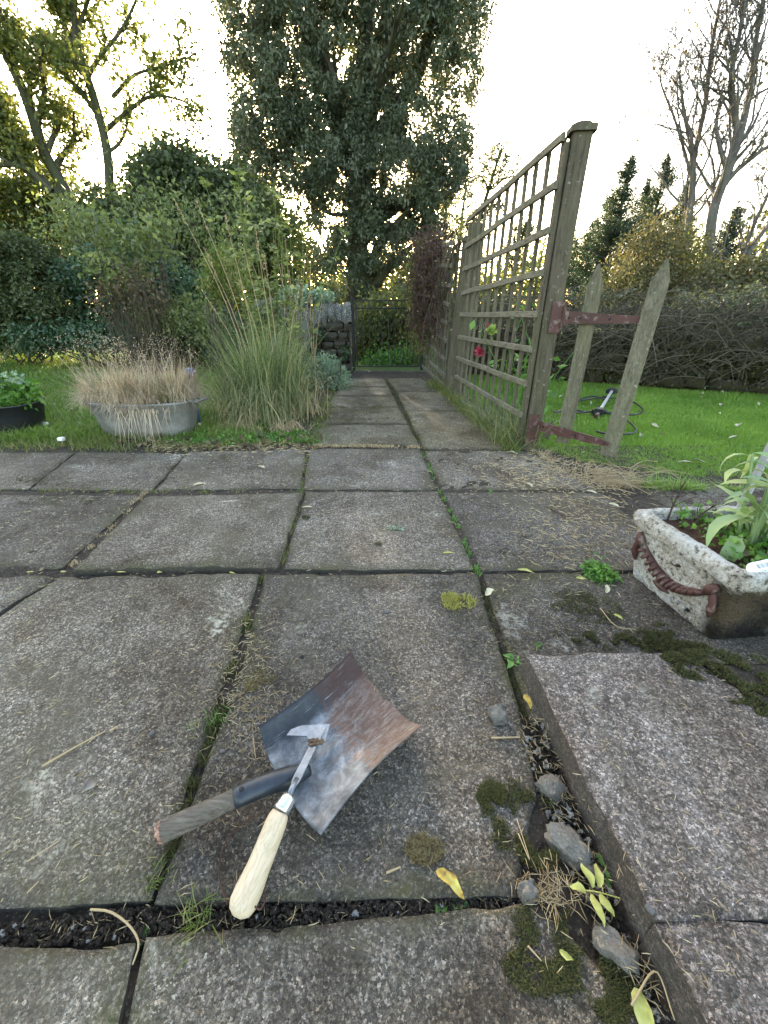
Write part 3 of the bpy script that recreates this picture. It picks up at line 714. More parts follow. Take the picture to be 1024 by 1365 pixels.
crown = [(335, 20, 32, 40, 1), (328, 80, 22, 34, 1), (385, 45, 40, 38, 1), (430, 15, 34, 34, 1), (452, 75, 38, 26, 1), (520, 20, 36, 32, 1), (572, 40, 36, 34, 1), (618, 20, 28, 42, 1), (612, 84, 26, 34, 1), (548, 95, 36, 28, 1), (495, 100, 26, 26, .8),
         (390, 108, 44, 30, 1.3), (360, 160, 44, 36, 1.4), (430, 150, 48, 34, 1.4), (500, 165, 44, 32, 1.2), (400, 205, 46, 32, 1.3), (556, 172, 36, 30, 1.2), (594, 190, 30, 34, 1.2), (335, 205, 20, 46, 1.3), (330, 238, 26, 22, 1.1),
         (455, 215, 44, 32, 1.2), (525, 225, 48, 30, 1.3), (585, 225, 32, 26, 1.2), (400, 262, 30, 26, .7), (455, 275, 36, 26, .9), (525, 280, 46, 30, 1.1), (568, 265, 24, 30, 1), (425, 315, 30, 28, .8), (485, 322, 46, 30, 1.1), (550, 325, 32, 30, 1), (395, 335, 24, 24, .5), (455, 362, 34, 22, .8), (520, 362, 42, 24, .9), (575, 350, 18, 26, .6), (560, 392, 28, 22, .5), (430, 392, 22, 16, .4),
         (400, -50, 70, 50, 1), (520, -60, 90, 60, 1), (460, -160, 110, 60, 1), (330, -40, 40, 50, 1), (600, -40, 44, 44, 1)]
b = Buf(); pos = []; col = []
for (cx, cyy, rx, ry, de) in crown:
    for dep in (-.6, 1.0):
        Y = 14 + dep + R.uniform(-.4, .4); ce = Q(cx, cyy, Y); dd = ce[1] * math.cos(PITCH) - (ce[2] - EYE) * math.sin(PITCH)
        sx = rx * dd / 545; sz = ry * dd / 545 * 1.1; k = int(max(10, 66 * sx * sz * de)); s_ = ball(k, shell=.8) * np.array((sx, min(1.1, sx * 1.1), sz)) + ce
        # hanging sprays: each spray droops outwards from its clump
        m_ = 58; u = G.uniform(0, 1, (k, m_)); o_ = s_ - ce; o_[:, 2] = 0; o_ /= np.linalg.norm(o_, axis=1)[:, None] + 1e-6
        p_ = s_[:, None] + o_[:, None] * (u * .22)[..., None] + G.normal(size=(k, m_, 3)) * np.array((.10, .10, .075)); p_[..., 2] -= u ** 1.5 * .30
        pos.append(p_.reshape(-1, 3)); col.append(np.clip(np.repeat(G.uniform(.1, .8, k), m_) + G.uniform(-.15, .2, k * m_), 0, 1))
leaves(b, np.vstack(pos), .105, .048, droop=.9, clr=np.concatenate(col))
b.build('foliage', MAT['holm'], big, kind='stuff')

# left leaning tree with yellow green leaves
lt = thing('leaning_tree', Q(110, 330, 8.2) * np.array((1, 1, 0)), 'tree with several leaning trunks and sparse yellow green leaves, far left', 'tree')
b = Buf(); tips = []
kw = dict(up=.18, wig=.2)
grow(b, tips, limb([(120, 400), (95, 275), (60, 205), (35, 130), (0, 55), (-40, -30)], 8.2), .105, .045, 0, 3, (9, 5, 4), .34, **kw)
grow(b, tips, limb([(110, 290), (60, 245), (25, 215), (0, 180), (-60, 120)], 8.0), .095, .04, 0, 3, (7, 5, 4), .36, **kw)
grow(b, tips, limb([(70, 255), (30, 222), (-20, 222), (-70, 230)], 7.8), .045, .02, 1, 3, (6, 5, 4), .36, **kw)
grow(b, tips, limb([(142, 400), (146, 235), (128, 140), (105, 70), (98, 15), (105, -60), (110, -150)], 8.2), .075, .03, 0, 3, (10, 5, 4), .28, **kw)
grow(b, tips, limb([(116, 105), (132, 78), (165, 35), (195, -30)], 8.2), .035, .014, 1, 3, (7, 6), .4, **kw)
grow(b, tips, limb([(97, 60), (80, 20), (70, -30)], 8.2), .04, .02, 1, 3, (5, 5), .4, **kw)
grow(b, tips, limb([(140, 175), (175, 145), (205, 128), (245, 135), (260, 150)], 8.2), .035, .008, 1, 3, (8, 5), .38, **kw)
grow(b, tips, limb([(150, 130), (180, 100), (220, 88), (262, 72)], 8.2), .03, .007, 1, 3, (8, 5), .36, **kw)
grow(b, tips, limb([(142, 205), (160, 190), (170, 165), (172, 120)], 8.2), .03, .008, 1, 3, (7, 5), .36, **kw)
b.build('trunk', MAT['bark_dark'], lt, smooth=True)
tips = np.array(tips); tips = tips[(fbm(tips[:, 0] * 1.5, tips[:, 2] * 1.5, 3) + G.uniform(-.2, .2, len(tips)) > .36)]
b = Buf(); per = 8; pp = np.repeat(tips, per, 0) + G.normal(size=(len(tips) * per, 3)) * .09
leaves(b, pp, .065, .045, droop=.4, clr=np.clip(np.repeat(G.uniform(0, 1, len(tips)), per) + G.uniform(-.2, .2, len(pp)), 0, 1))
b.build('foliage', MAT['gold'], lt, kind='stuff')

# bare trees at the right
def bare(name, limbs, base, label, mat, leafn=0):
    t = thing(name, base, label, 'tree', 'bare trees at the right'); b = Buf(); tips = []
    for pxs, Y, r0, r1, nch, ratio in limbs: grow(b, tips, limb(pxs, Y), r0, r1, 0, 3, nch, ratio, up=.34, spread=.85, wig=.13, start=.18, minr=.0042, rk=.42)
    b.build('trunk', MAT[mat], t, smooth=True)
    if leafn:
        b = Buf(); tp = np.array(tips); tp = tp[G.uniform(0, 1, len(tp)) < leafn]; leaves(b, np.repeat(tp, 2, 0) + G.normal(size=(len(tp) * 2, 3)) * .05, .07, .045); b.build('foliage', MAT['deadleaf'], t, kind='stuff')
bare('bare_tree', [([(905, 405), (918, 300), (924, 215), (912, 150), (905, 95)], 10.5, .085, .014, (22, 9, 6), 0.42),
                   ([(925, 210), (940, 140), (948, 70), (960, 0), (968, -60)], 10.5, .05, .015, (22, 9, 6), 0.44),
                   ([(922, 235), (900, 160), (880, 105), (890, 70)], 10.5, .03, .008, (13, 8, 5), 0.46)], Q(905, 430, 10.5) * np.array((1, 1, 0)),
     'slender bare grey tree standing right of the conifers', 'bark_pale', .015)
bare('bare_tree', [([(945, 405), (948, 300), (965, 240), (985, 185), (1000, 120), (1010, 40), (1030, -60)], 10, .105, .022, (24, 9, 6), 0.42),
                   ([(962, 250), (985, 225), (1024, 195), (1060, 175)], 10, .06, .015, (14, 8, 5), 0.48),
                   ([(985, 190), (975, 110), (985, 50), (1000, -30)], 10, .06, .02, (22, 9, 6), 0.44),
                   ([(970, 232), (955, 170), (965, 110)], 10, .05, .01, (13, 8, 5), 0.44)], Q(945, 430, 10) * np.array((1, 1, 0)),
     'tall bare tree with forked trunk near the right edge', 'bark_pale', .015)
bare('bare_tree', [([(962, 405), (990, 350), (1024, 300), (1080, 230)], 9.4, .07, .02, (16, 8, 5), 0.44), ([(985, 357), (1005, 300), (1030, 240), (1040, 150)], 9.4, .045, .012, (16, 8, 5), 0.44)], Q(962, 430, 9.4) * np.array((1, 1, 0)),
     'low bare tree leaning out to the right edge', 'bark_pale', .015)

# conifers
def conifer(px, ytop, Y, wpx, label, seed):
    rg = np.random.default_rng(seed); top = Q(px, ytop, Y); H = top[2]; x = top[0]; t = thing('conifer_tree', (x, Y, 0), label, 'tree', 'conifers beyond the right wall')
    b = Buf(); tube(b, [(x, Y, -.1), (x, Y, H * .5), (x, Y, H)], [.16, .1, .01], 7); b.build('trunk', MAT['bark_dark'], t)
    dd = Y * .95; wid = wpx * dd / 545; b = Buf(); tw = Buf()
    for k in range(230):
        f = rg.uniform(0.10, 1.0); z = H * f; L = wid * (1 - f) ** .85 * rg.uniform(.4, 1.75) + .10 * rg.uniform(.4, 1.6); a = rg.uniform(0, 2 * math.pi)
        d = np.array((math.cos(a), math.sin(a), 0)); s = np.linspace(0, 1, 6)[:, None]
        pts = np.array((x, Y, z)) + d * L * s + np.array((0, 0, 1)) * (L * .55 * s ** 1.7 - L * .12 * s)
        tube(tw, pts, np.linspace(.03, .006, 6), 3, cap=False)
        m = int(18 + 125 * L); u = rg.uniform(.08, 1, m)[:, None]; q_ = np.array((x, Y, z)) + d * L * u + np.array((0, 0, 1)) * (L * .55 * u ** 1.7 - L * .12 * u)
        q_ = q_ + rg.normal(size=(m, 3)) * np.array((.055, .055, .03)) * (.5 + .5 * L); q_[:, 2] -= rg.uniform(0, .14, m)
        leaves(b, q_, .09, .026, droop=.5, rg=rg, clr=rg.uniform(0, 1, m))
    tw.build('branches', MAT['bark_dark'], t); b.build('foliage', MAT['conifer'], t, kind='stuff')
for a_ in ((843, 206, 17, 44, 'tallest feathery conifer, right of the trellis'), (893, 203, 18.5, 40, 'tall dark conifer close behind the slender bare tree'), (868, 236, 20, 34, 'slim conifer filling the gap between the two taller ones'),
           (818, 258, 19, 34, 'conifer one step lower left of the tallest one'), (795, 292, 20, 30, 'shortest conifer at the left end of the row'), (925, 232, 20, 36, 'conifer between the slender and the forked bare trees'), (985, 275, 19, 36, 'dark conifer half hidden behind the forked bare tree')):
    conifer(*a_, int(a_[0]))
# pines through the trellis and by the evergreen
def pine(px, ytop, Y, sx, label, seed, lean=0):
    rg = np.random.default_rng(seed); top = Q(px, ytop, Y); bx = top[0] - lean; t = thing('pine_tree', (bx, Y, 0), label, 'tree', 'pines beyond the garden'); b = Buf(); tips = []
    pts = sm([(bx, Y, -.1), (bx + lean * .2, Y, top[2] * .4), (bx + lean * .65, Y, top[2] * .75), tuple(top)], 12)
    grow(b, tips, pts, .11, .03, 0, 2, (13, 6), .30, .1, 1.25, .2, rg, .42, .010); b.build('trunk', MAT['bark_dark'], t, smooth=True)
    tips = np.array(tips); b = Buf(); per = 12; q_ = np.repeat(tips, per, 0) + rg.normal(size=(len(tips) * per, 3)) * np.array((.22, .22, .07)) * sx
    leaves(b, q_, .11, .03, droop=-.3, rg=rg); b.build('foliage', MAT['pineleaf'], t, kind='stuff')
pine(668, 200, 15, 1.0, 'open spreading pine between the evergreen and the tall post', 11, .9)
pine(596, 262, 18, .8, 'thin pine just right of the evergreen crown', 12)
pine(622, 240, 21, .7, 'very thin far pine behind the smaller trellis panel', 13, .2)
pine(700, 300, 19, .8, 'pine seen through the large trellis panel', 14, .3)
pine(745, 330, 20, .8, 'small pine behind the tall trellis post', 15, -.2)
pine(770, 318, 22, .9, 'small pine directly left of the conifers', 16, .2)

# shrubs
def shrub(name, blobs, Y, mat, label, cat, n=1400, ll=.08, lw=.05, dep=.6, stems=None, stem_mat='twig', shell=.5, per=24, spr=.09, stem_r=.01, group=None, droop=.3, base=None):
    xs = [Q(bb[0], bb[1], Y)[0] for bb in blobs]; t = thing(name, (float(np.mean(xs)), Y, 0), label, cat, group); b = Buf(); cs = []
    tot = sum(bb[2] * bb[3] for bb in blobs)
    for bb in blobs:
        cx, cyy, rx, ry = bb[:4]; ce = Q(cx, cyy, Y); dd = Y * math.cos(PITCH) - (ce[2] - EYE) * math.sin(PITCH); k = max(8, int(n / per * bb[2] * bb[3] / tot))
        s = ball(k, shell=shell) * np.array((rx * dd / 545, dep, ry * dd / 545)) + ce; s[:, 2] = np.maximum(s[:, 2], .03); cs.append(s)
    cs = np.vstack(cs); pp = np.repeat(cs, per, 0) + G.normal(size=(len(cs) * per, 3)) * spr; pp[:, 2] = np.maximum(pp[:, 2], .0)
    leaves(b, pp, ll, lw, droop=droop, clr=np.clip(np.repeat(G.uniform(.1, .8, len(cs)), per) + G.uniform(-.2, .25, len(pp)), 0, 1))
    b.build('foliage', MAT[mat], t, kind='stuff')
    if stems:
        b = Buf(); sel = cs[G.permutation(len(cs))[:stems]]; bx = np.mean(xs) if base is None else base
        for c in sel:
            r0 = np.array((bx + (c[0] - bx) * .45 + G.uniform(-.1, .1), Y + G.uniform(-.15, .15), 0)); mid = (r0 + c) / 2 + G.normal(size=3) * .07
            tube(b, sm([r0, mid, c + np.array((0, 0, .05))], 6), np.linspace(stem_r, stem_r * .35, 6), 4, cap=False)
        b.build('stems', MAT[stem_mat], t, kind='stuff')
    return t
shrub('bush', [(250, 290, 60, 65), (200, 330, 60, 55), (305, 300, 50, 50), (160, 300, 40, 40), (250, 230, 30, 28), (310, 245, 26, 20), (225, 250, 40, 30)], 8.0, 'bush', 'big dark green bush in the middle distance, left of the evergreen', 'bush', 30000, .09, .05, 1.0, 30, 'bark_dark', .35)
shrub('bush', [(340, 330, 40, 60), (380, 350, 30, 60), (345, 280, 30, 30), (310, 370, 50, 50)], 9.0, 'woodland', 'mid green bush under the left side of the evergreen crown', 'bush', 12000, .09, .05, .8, 20)
shrub('bush', [(30, 290, 60, 50), (90, 320, 50, 40), (60, 250, 40, 20), (-30, 270, 60, 60)], 9.5, 'woodland', 'yellow green bush lit from behind at the far left', 'bush', 14000, .09, .06, .8, 12)
shrub('hedge', [(0, 375, 50, 60), (45, 385, 42, 55), (70, 410, 36, 45), (-60, 370, 60, 70), (20, 340, 40, 25), (10, 430, 50, 35), (60, 440, 40, 25), (-40, 440, 60, 30)], 5.6, 'bush', 'dense clipped dark green hedge at the left edge', 'hedge', 42000, .045, .026, .6, 20, 'twig', .7, 40, .045)
shrub('bush', [(130, 385, 45, 50), (185, 375, 50, 60), (240, 400, 45, 45), (100, 440, 40, 26), (280, 410, 30, 40), (30, 440, 60, 26), (-40, 430, 60, 40), (160, 445, 50, 20)], 5.9, 'ivy', 'ivy covered bank of dark shrubs behind the left lawn', 'bush', 16000, .05, .038, .5, 20, 'twig', .5, 30, .06)
shrub('bush', [(250, 432, 40, 30), (215, 425, 26, 24), (290, 440, 24, 26)], 5.0, 'rose', 'low glossy leaved green bush right behind the blue garden light', 'bush', 4200, .04, .028, .28, 16, 'twig', .5, 24, .05)
shrub('rose_bush', [(150, 300, 22, 16), (185, 330, 20, 18), (130, 340, 18, 20), (205, 310, 18, 12), (225, 345, 12, 12), (110, 290, 10, 16), (165, 370, 30, 25), (225, 300, 12, 8)], 4.9, 'rose', 'leggy rose bush with pale green leaf clusters, behind the left lawn', 'bush', 1700, .05, .035, .3, 60, 'twig', .3, 12, .05, .005)
shrub('dogwood_bush', [(190, 385, 30, 30), (150, 400, 25, 25)], 4.7, 'deadleaf', 'brown withered shrub with bare upright stems beside the rose bush', 'bush', 500, .05, .03, .25, 130, 'twig', .5, 6, .05, .004)
shrub('fern_bush', [(300, 365, 22, 28), (290, 385, 20, 20)], 3.9, 'grass_rough', 'small feathery yellow green conifer behind the tussock', 'bush', 2600, .035, .012, .15, 12, 'twig', .2, 30, .03, droop=-1.0)
shrub('lavender_bush', [(432, 492, 22, 16), (450, 505, 16, 13), (415, 500, 16, 15), (442, 515, 20, 9)], 3.95, 'silver', 'low silvery green bush spilling over the left path edge', 'bush', 4200, .035, .010, .16, 30, 'twig', .4, 24, .03, droop=-.8)
shrub('golden_bush', [(860, 350, 40, 32), (835, 375, 34, 24), (890, 325, 36, 24), (905, 370, 40, 34), (875, 305, 20, 16), (815, 392, 22, 14), (795, 400, 20, 14)], 9.5, 'amber', 'amber autumn bush in front of the conifers', 'bush', 9000, .06, .04, .7, 90, 'twig', .35, 14, .13)
shrub('bush', [(850, 385, 50, 26), (905, 350, 26, 30), (930, 385, 40, 24), (990, 390, 50, 20)], 9.9, 'woodland', 'olive green bush mixed in behind the amber bush', 'bush', 8000, .06, .04, .6, 40, 'twig', .4, 16, .12)
shrub('golden_bush', [(985, 375, 40, 22), (1040, 370, 50, 26), (940, 390, 30, 20)], 9.0, 'amber', 'duller amber bush behind the leaning bare tree', 'bush', 7000, .07, .05, .5, 30, 'twig', .4, 16, .12)
shrub('hedge', [(940, 425, 60, 22), (1010, 418, 50, 26), (1060, 410, 60, 30)], 5.0, 'hedge', 'olive brown hedge top above the bramble at the right edge', 'hedge', 6000, .045, .03, .35, 60, 'twig', .4, 18, .08)
shrub('bush', [(500, 440, 30, 30), (545, 440, 30, 30), (520, 470, 50, 22), (560, 410, 22, 26), (585, 430, 22, 40), (520, 415, 34, 20)], 6.6, 'woodland', 'dark olive undergrowth seen through the wire gate', 'bush', 15000, .06, .03, .5, 20, 'twig', .3, 18, .09)
shrub('bush', [(530, 480, 34, 12), (560, 470, 18, 18), (505, 482, 20, 10)], 5.9, 'weed', 'low green weeds just beyond the wire gate', 'plant', 1500, .05, .03, .25, 0, 'twig', .3, 12, .06)

shrub('bush', [(60, 448, 50, 14), (130, 450, 50, 16), (200, 448, 50, 18), (265, 452, 40, 18), (310, 450, 30, 22)], 5.2, 'ivy', 'low ivy and bramble tangle at the foot of the left bushes', 'bush', 9000, .045, .032, .3, 30, 'twig', .4, 22, .06)
shrub('bush', [(90, 300, 40, 30), (150, 350, 50, 50), (270, 350, 50, 50), (220, 280, 60, 24), (330, 300, 26, 34)], 6.6, 'rose', 'loose mid green shrubs filling the left background', 'bush', 5200, .055, .032, .5, 90, 'twig', .2, 14, .12)
# tall leafy perennial and dry stems left of the path
def perennial(px0, px1, Y, n, hmin, hmax, label, mat, leafm, ll, lw, every=.07, base_spread=.2, name='tall_weed'):
    x0 = Q(px0, 500, Y)[0]; x1 = Q(px1, 500, Y)[0]; t = thing(name, ((x0 + x1) / 2, Y, 0), label, 'plant'); st = Buf(); lf = Buf(); pos = []; dr = []
    for k in range(n):
        bx = G.uniform(x0, x1); H = G.uniform(hmin, hmax); by = Y + G.uniform(-base_spread, base_spread); le = G.normal() * .12 * H; le2 = G.normal() * .1 * H
        pts = sm([(bx, by, 0), (bx + le * .3, by + le2 * .3, H * .5), (bx + le, by + le2, H)], 8); tube(st, pts, np.linspace(.0055, .002, 8), 4, cap=False)
        m = int(H / every)
        for j in range(m):
            f = .2 + .8 * (j + G.uniform()) / m; c = pts[min(7, int(f * 7.99))]; a = G.uniform(0, 6.28); pos.append(c + G.normal(size=3) * .012); dr.append((math.cos(a), math.sin(a), G.uniform(-.4, .5)))
    st.build('stems', MAT[mat], t, kind='stuff'); leaves(lf, np.array(pos), ll, lw, dirs=np.array(dr)); lf.build('foliage', MAT[leafm], t, kind='stuff')
perennial(340, 405, 3.5, 34, .7, 1.45, 'tall leafy perennial rising behind the tussock left of the path', 'grass_rough', 'rose', .05, .024, .022)
perennial(375, 425, 3.9, 26, .5, 1.2, 'dry brown seed stems beside the leafy perennial', 'straw', 'deadleaf', .03, .018, .05, name='dry_stems')
b = Buf(); w = thing('tree_stump', P(400, 500, 0), 'short grey wooden stump beside the path behind the silvery bush', 'stump')
c = Q(402, 440, 4.1); tube(b, sm([(c[0], 4.1, 0), (c[0] - .02, 4.1, .3), (c[0], 4.1, .58)], 6), [.1, .085, .085, .08, .09, .07], 9); b.build('trunk', MAT['bark_pale'], w, smooth=True)

# far woodland closing the view
b = Buf(); cs = []
for k in range(260):
    a = G.uniform(-60, 60); D = G.uniform(26, 40); zz = G.uniform(.3, 3.2 + 1.2 * math.sin(a * .35)); cs.append((D * math.sin(rad(a)), D * math.cos(rad(a)), zz))
cs = np.array(cs); n = 160; pp = np.repeat(cs, n, 0) + G.normal(size=(len(cs) * n, 3)) * np.array((.9, .9, .55)); pp[:, 2] = np.maximum(pp[:, 2], 0)
leaves(b, pp, .26, .2, clr=np.clip(np.repeat(G.uniform(0, 1, len(cs)), n) + G.uniform(-.2, .2, len(pp)), 0, 1))
b.build('distant_wood', MAT['woodland'], kind='stuff', label='far off belt of woodland beyond the garden', cat='wood')
wt = Buf()
for k in range(110):
    a = G.uniform(-50, 55); D = G.uniform(22, 38); x, y = D * math.sin(rad(a)), D * math.cos(rad(a)); tube(wt, [(x, y, 0), (x + G.normal() * .3, y, G.uniform(3, 4.6))], [.09, .02], 5, cap=False)
wt.build('distant_trunks', MAT['bark_grey'], kind='stuff', label='thin far off tree trunks in the woodland belt', cat='trunks')

# climber on the smaller trellis panel
vt = thing('climber', (.45, 4.4, 0), 'withered purple brown climber hanging on the smaller trellis panel', 'climber'); b = Buf()
for k in range(300):
    f = G.beta(2.6, 1.2); c = m0 + (m1 - m0) * f; zz = G.uniform(.55, 1.28); p0 = np.array((c[0] + G.uniform(-.12, .05), c[1] + G.uniform(-.1, .1), zz)); L = G.uniform(.15, .6)
    p2 = p0 + np.array((G.uniform(-.22, .16), G.uniform(-.3, .3), -L * G.uniform(.1, 1))); p1 = (p0 + p2) / 2 + np.array((G.uniform(-.1, .05), 0, .12)); tube(b, sm([p0, p1, p2], 6), np.linspace(.005, .002, 6), 3, cap=False)
b.build('stems', MAT['vine'], vt, kind='stuff'); b = Buf()
for k in range(12):
    p0 = np.array((.60, 3.86, 1.14)) + G.normal(size=3) * .02; tube(b, sm([p0, p0 + np.array((-.04, .1, -.2 + G.normal() * .05)), p0 + np.array((-.06 + G.normal() * .04, .25, -.5)), p0 + np.array((-.02, .15 + G.normal() * .1, -.95))], 10), .005, 4, cap=False)
b.build('stems', MAT['twig'], vt, kind='stuff'); b = Buf(); n = 2300; f = G.beta(3, 1.0, n)
p = np.stack([m0[0] + (m1[0] - m0[0]) * f + G.normal(size=n) * .07 - .04, m0[1] + (m1[1] - m0[1]) * f + .12 * G.normal(size=n), .25 + 1.0 * G.beta(2, 1.2, n)], 1); leaves(b, p, .034, .024, clr=G.beta(1.0, 2.4, n)); b.build('foliage', MAT['deadleaf'], vt, kind='stuff')
b = Buf(); n = 1500; p = np.stack([.42 + G.normal(size=n) * .09, 4.85 + .2 * G.normal(size=n), .2 + 1.05 * G.beta(1.3, 1.2, n)], 1); leaves(b, p, .04, .03); b.build('foliage', MAT['gold'], vt, kind='stuff')

# rose and sweet peas behind the trellis
rp = thing('rose_bush', (.95, 2.75, 0), 'thin green plant with a red rose behind the large trellis panel', 'plant'); b = Buf(); pos = []
for k in range(16):
    x, y = G.uniform(.78, 1.02), G.uniform(2.45, 3.1); H = G.uniform(.3, .85); pts = sm([(x, y, 0), (x + G.normal() * .04, y, H * .5), (x + G.normal() * .08, y, H)], 7); tube(b, pts, .003, 4, cap=False)
    for j in range(9): pos.append(pts[G.integers(1, 7)] + G.normal(size=3) * .03)
b.build('stems', MAT['weed'], rp); b = Buf(); leaves(b, np.array(pos), .055, .03); b.build('foliage', MAT['weed'], rp, kind='stuff')
MAT['red'] = plain('rose_petal', (.30, .03, .06), .5, .3); MAT['lime'] = plain('lime_flower', (.25, .34, .08), .6, .3); MAT['white'] = plain('white_petal', (.75, .76, .72), .6, .3, 0, .08)
for (px, py, Y, m_, r_) in ((640, 469, 2.9, 'red', .024), (655, 440, 2.75, 'lime', .026), (652, 434, 2.8, 'red', .012)):
    c = Q(px, py, Y); b = Buf(); pp = np.repeat(c[None], 46, 0) + ball(46) * r_ * .6; leaves(b, pp, r_ * 1.2, r_ * 1.1); b.build('flower', MAT[m_], rp)
# rough grass along the trellis foot, and litter band on the right of the patio
def tuft_band(name, pxs, n, h, mat, lab, spread=.05, w=.0035, z=0, lean=.8):
    b = Buf(); pts = [P(a, c, z) for a, c in pxs]; k = G.uniform(0, len(pts) - 1.001, n); i = k.astype(int); f = (k - i)[:, None]; A = np.array(pts)
    base = A[i] * (1 - f) + A[i + 1] * f + G.normal(size=(n, 3)) * np.array((spread, spread, 0)); base[:, 2] = z - .012; cl = fbm(base[:, 0] * 12, base[:, 1] * 12, 6); keep = cl > .42; base = base[keep]; m = len(base)
    hh = h * G.uniform(.3, 1.2, m); blades(b, base, rdirs(m), hh, hh * lean * G.uniform(.3, 1.6, m), hh * G.uniform(.1, .7, m), w, 4)
    return b.build(name, MAT[mat], kind='stuff', label=lab, cat='grass')
tuft_band('fence_grass', [(690, 600), (655, 575), (625, 550), (600, 530), (575, 512)], 2600, .14, 'grass_rough', 'rough half dead grass along the foot of the trellis', .035)
tuft_band('fence_grass', [(700, 600), (680, 585), (650, 560)], 900, .30, 'mis', 'taller green grass growing up through the trellis foot', .05)
tuft_band('edge_grass', [(-200, 600), (60, 592), (200, 592), (320, 590), (415, 585)], 6500, .05, 'grass_rough', 'ragged grass and litter along the back edge of the patio', .055, .003)
tuft_band('edge_grass', [(420, 590), (425, 560), (436, 535), (448, 512)], 1600, .05, 'grass_rough', 'ragged yellow grass along the left edge of the path', .035)
tuft_band('edge_grass', [(720, 605), (760, 622), (800, 638), (850, 645)], 2200, .05, 'straw', 'dry straw litter along the corner of the right lawn', .05, .003, lean=1.6)
tuft_band('edge_grass', [(860, 648), (940, 650), (1060, 652)], 1500, .07, 'grass', 'lawn grass overhanging the far paving strip', .015, .003, lean=1.2)
b = Buf()
for k in range(75):
    p0 = P(G.normal() * 30 + 800, G.normal() * 9 + 637, .004); aa = G.normal() * .7 + .15; ll_ = G.uniform(.05, .2); d = np.array((math.cos(aa) * ll_, math.sin(aa) * ll_, G.uniform(0, .02))); tube(b, sm([p0, p0 + d * .5 + np.array((0, G.normal() * .01, G.uniform(0, .03))), p0 + d], 6), .0012, 4, cap=False)
b.build('straw_bundle', MAT['straw'], label='heap of pulled dry stalks lying at the lawn corner', cat='straw', kind='stuff')

# ---------------------------------------------------------------- left planting
# galvanised tub with dry grass
def tub(center, L, Wd, H, ang, name, label, cat, mat, taper=.72, handle=True, soil=True):
    t = thing(name, center, label, cat); b = Buf(); n = 40; V = []; prof = [(0, taper), (.03, taper + .005), (.25, taper + .25 * (1 - taper)), (.5, taper + .5 * (1 - taper)), (.93, 1), (.95, 1.02), (1.0, 1.03), (1.0, .99), (.93, .975), (.6, .9)]
    ca, sa = math.cos(ang), math.sin(ang)
    for hh, s in prof:
        for k in range(n):
            a = 2 * math.pi * k / n; ex = abs(math.cos(a)) ** .8 * (1 if math.cos(a) > 0 else -1); ey = abs(math.sin(a)) ** .8 * (1 if math.sin(a) > 0 else -1)
            x = ex * L / 2 * s; y = ey * Wd / 2 * s; dent = .006 * (vnoise(k * .4, hh * 4, 3) - .5)
            V.append((center[0] + (x + dent) * ca - y * sa, center[1] + x * sa + (y + dent) * ca, center[2] + hh * H))
    q = [(r * n + k, r * n + (k + 1) % n, (r + 1) * n + (k + 1) % n, (r + 1) * n + k) for r in range(len(prof) - 1) for k in range(n)]
    b.add(V, None, q); b.build('body', MAT[mat], t, smooth=True)
    if soil:
        b = Buf(); c = np.array(center) + np.array((0, 0, H * .82)); V = [c] + [tuple(c + np.array(((math.cos(a) * L * .47) * ca - math.sin(a) * Wd * .47 * sa, math.cos(a) * L * .47 * sa + math.sin(a) * Wd * .47 * ca, 0))) for a in np.linspace(0, 2 * math.pi, 32, endpoint=False)]
        b.add(V, [(0, i + 1, (i + 1) % 32 + 1) for i in range(32)]); b.build('soil', MAT['soil'], t)
    if handle:
        for s in (-1, 1):
            b = Buf(); e = np.array((s * L / 2 * 1.01, 0, H * .93)); pts = [e + np.array((0, -.045, 0)), e + np.array((s * .045, -.03, .012)), e + np.array((s * .05, .03, .012)), e + np.array((0, .045, 0))]
            pts = [(center[0] + p[0] * ca - p[1] * sa, center[1] + p[0] * sa + p[1] * ca, center[2] + p[2]) for p in pts]; tube(b, sm(pts, 10), .009, 6); b.build('handle', MAT[mat], t)
    return t
def galv():
    m = M('weathered_zinc', .62, .4, .25); n = m.noise(7, 6, .7); f = m.noise(40, 5, .7)
    c = m.ramp(n, [(.3, (.08, .075, .066)), (.5, (.17, .165, .155)), (.7, (.26, .26, .255))]); c = m.mix(m.ramp(f, [(.57, 0), (.7, .8)]), c, (.08, .065, .045)); m.color(c); m.bump(f, .3, .003); return m.m
MAT['zinc'] = galv()
tc = np.array((-1.43, 2.47, -.01)); tub(tc, .64, .36, .215, rad(-3), 'tub', 'grey galvanised tub overflowing with dry grass, left edge of patio', 'tub', 'zinc', .80)
tg = thing('dry_grass', tc + np.array((0, 0, .17)), 'pale dead grass hanging out of the galvanised tub', 'grass'); b = Buf()
n = 5600; a = G.uniform(0, 2 * math.pi, n); r = np.sqrt(G.uniform(0, 1, n)); base = tc + np.stack([np.cos(a) * r * .325, np.sin(a) * r * .155, np.full(n, .18)], 1); gi = G.integers(0, 46, n); ga = G.uniform(0, 6.28, 46); gr = np.sqrt(G.uniform(0, 1, 46)); base = tc + np.stack([np.cos(ga[gi]) * gr[gi] * .31, np.sin(ga[gi]) * gr[gi] * .145, np.full(n, .17)], 1) + G.normal(size=(n, 3)) * np.array((.02, .02, 0))
gd = G.normal(size=(46, 2)) * .8; out = np.stack([np.cos(ga[gi]) * .5 + gd[gi, 0] + G.normal(size=n) * .5, np.sin(ga[gi]) * .5 - .2 + gd[gi, 1] + G.normal(size=n) * .5, np.zeros(n)], 1); out /= np.linalg.norm(out, axis=1)[:, None]
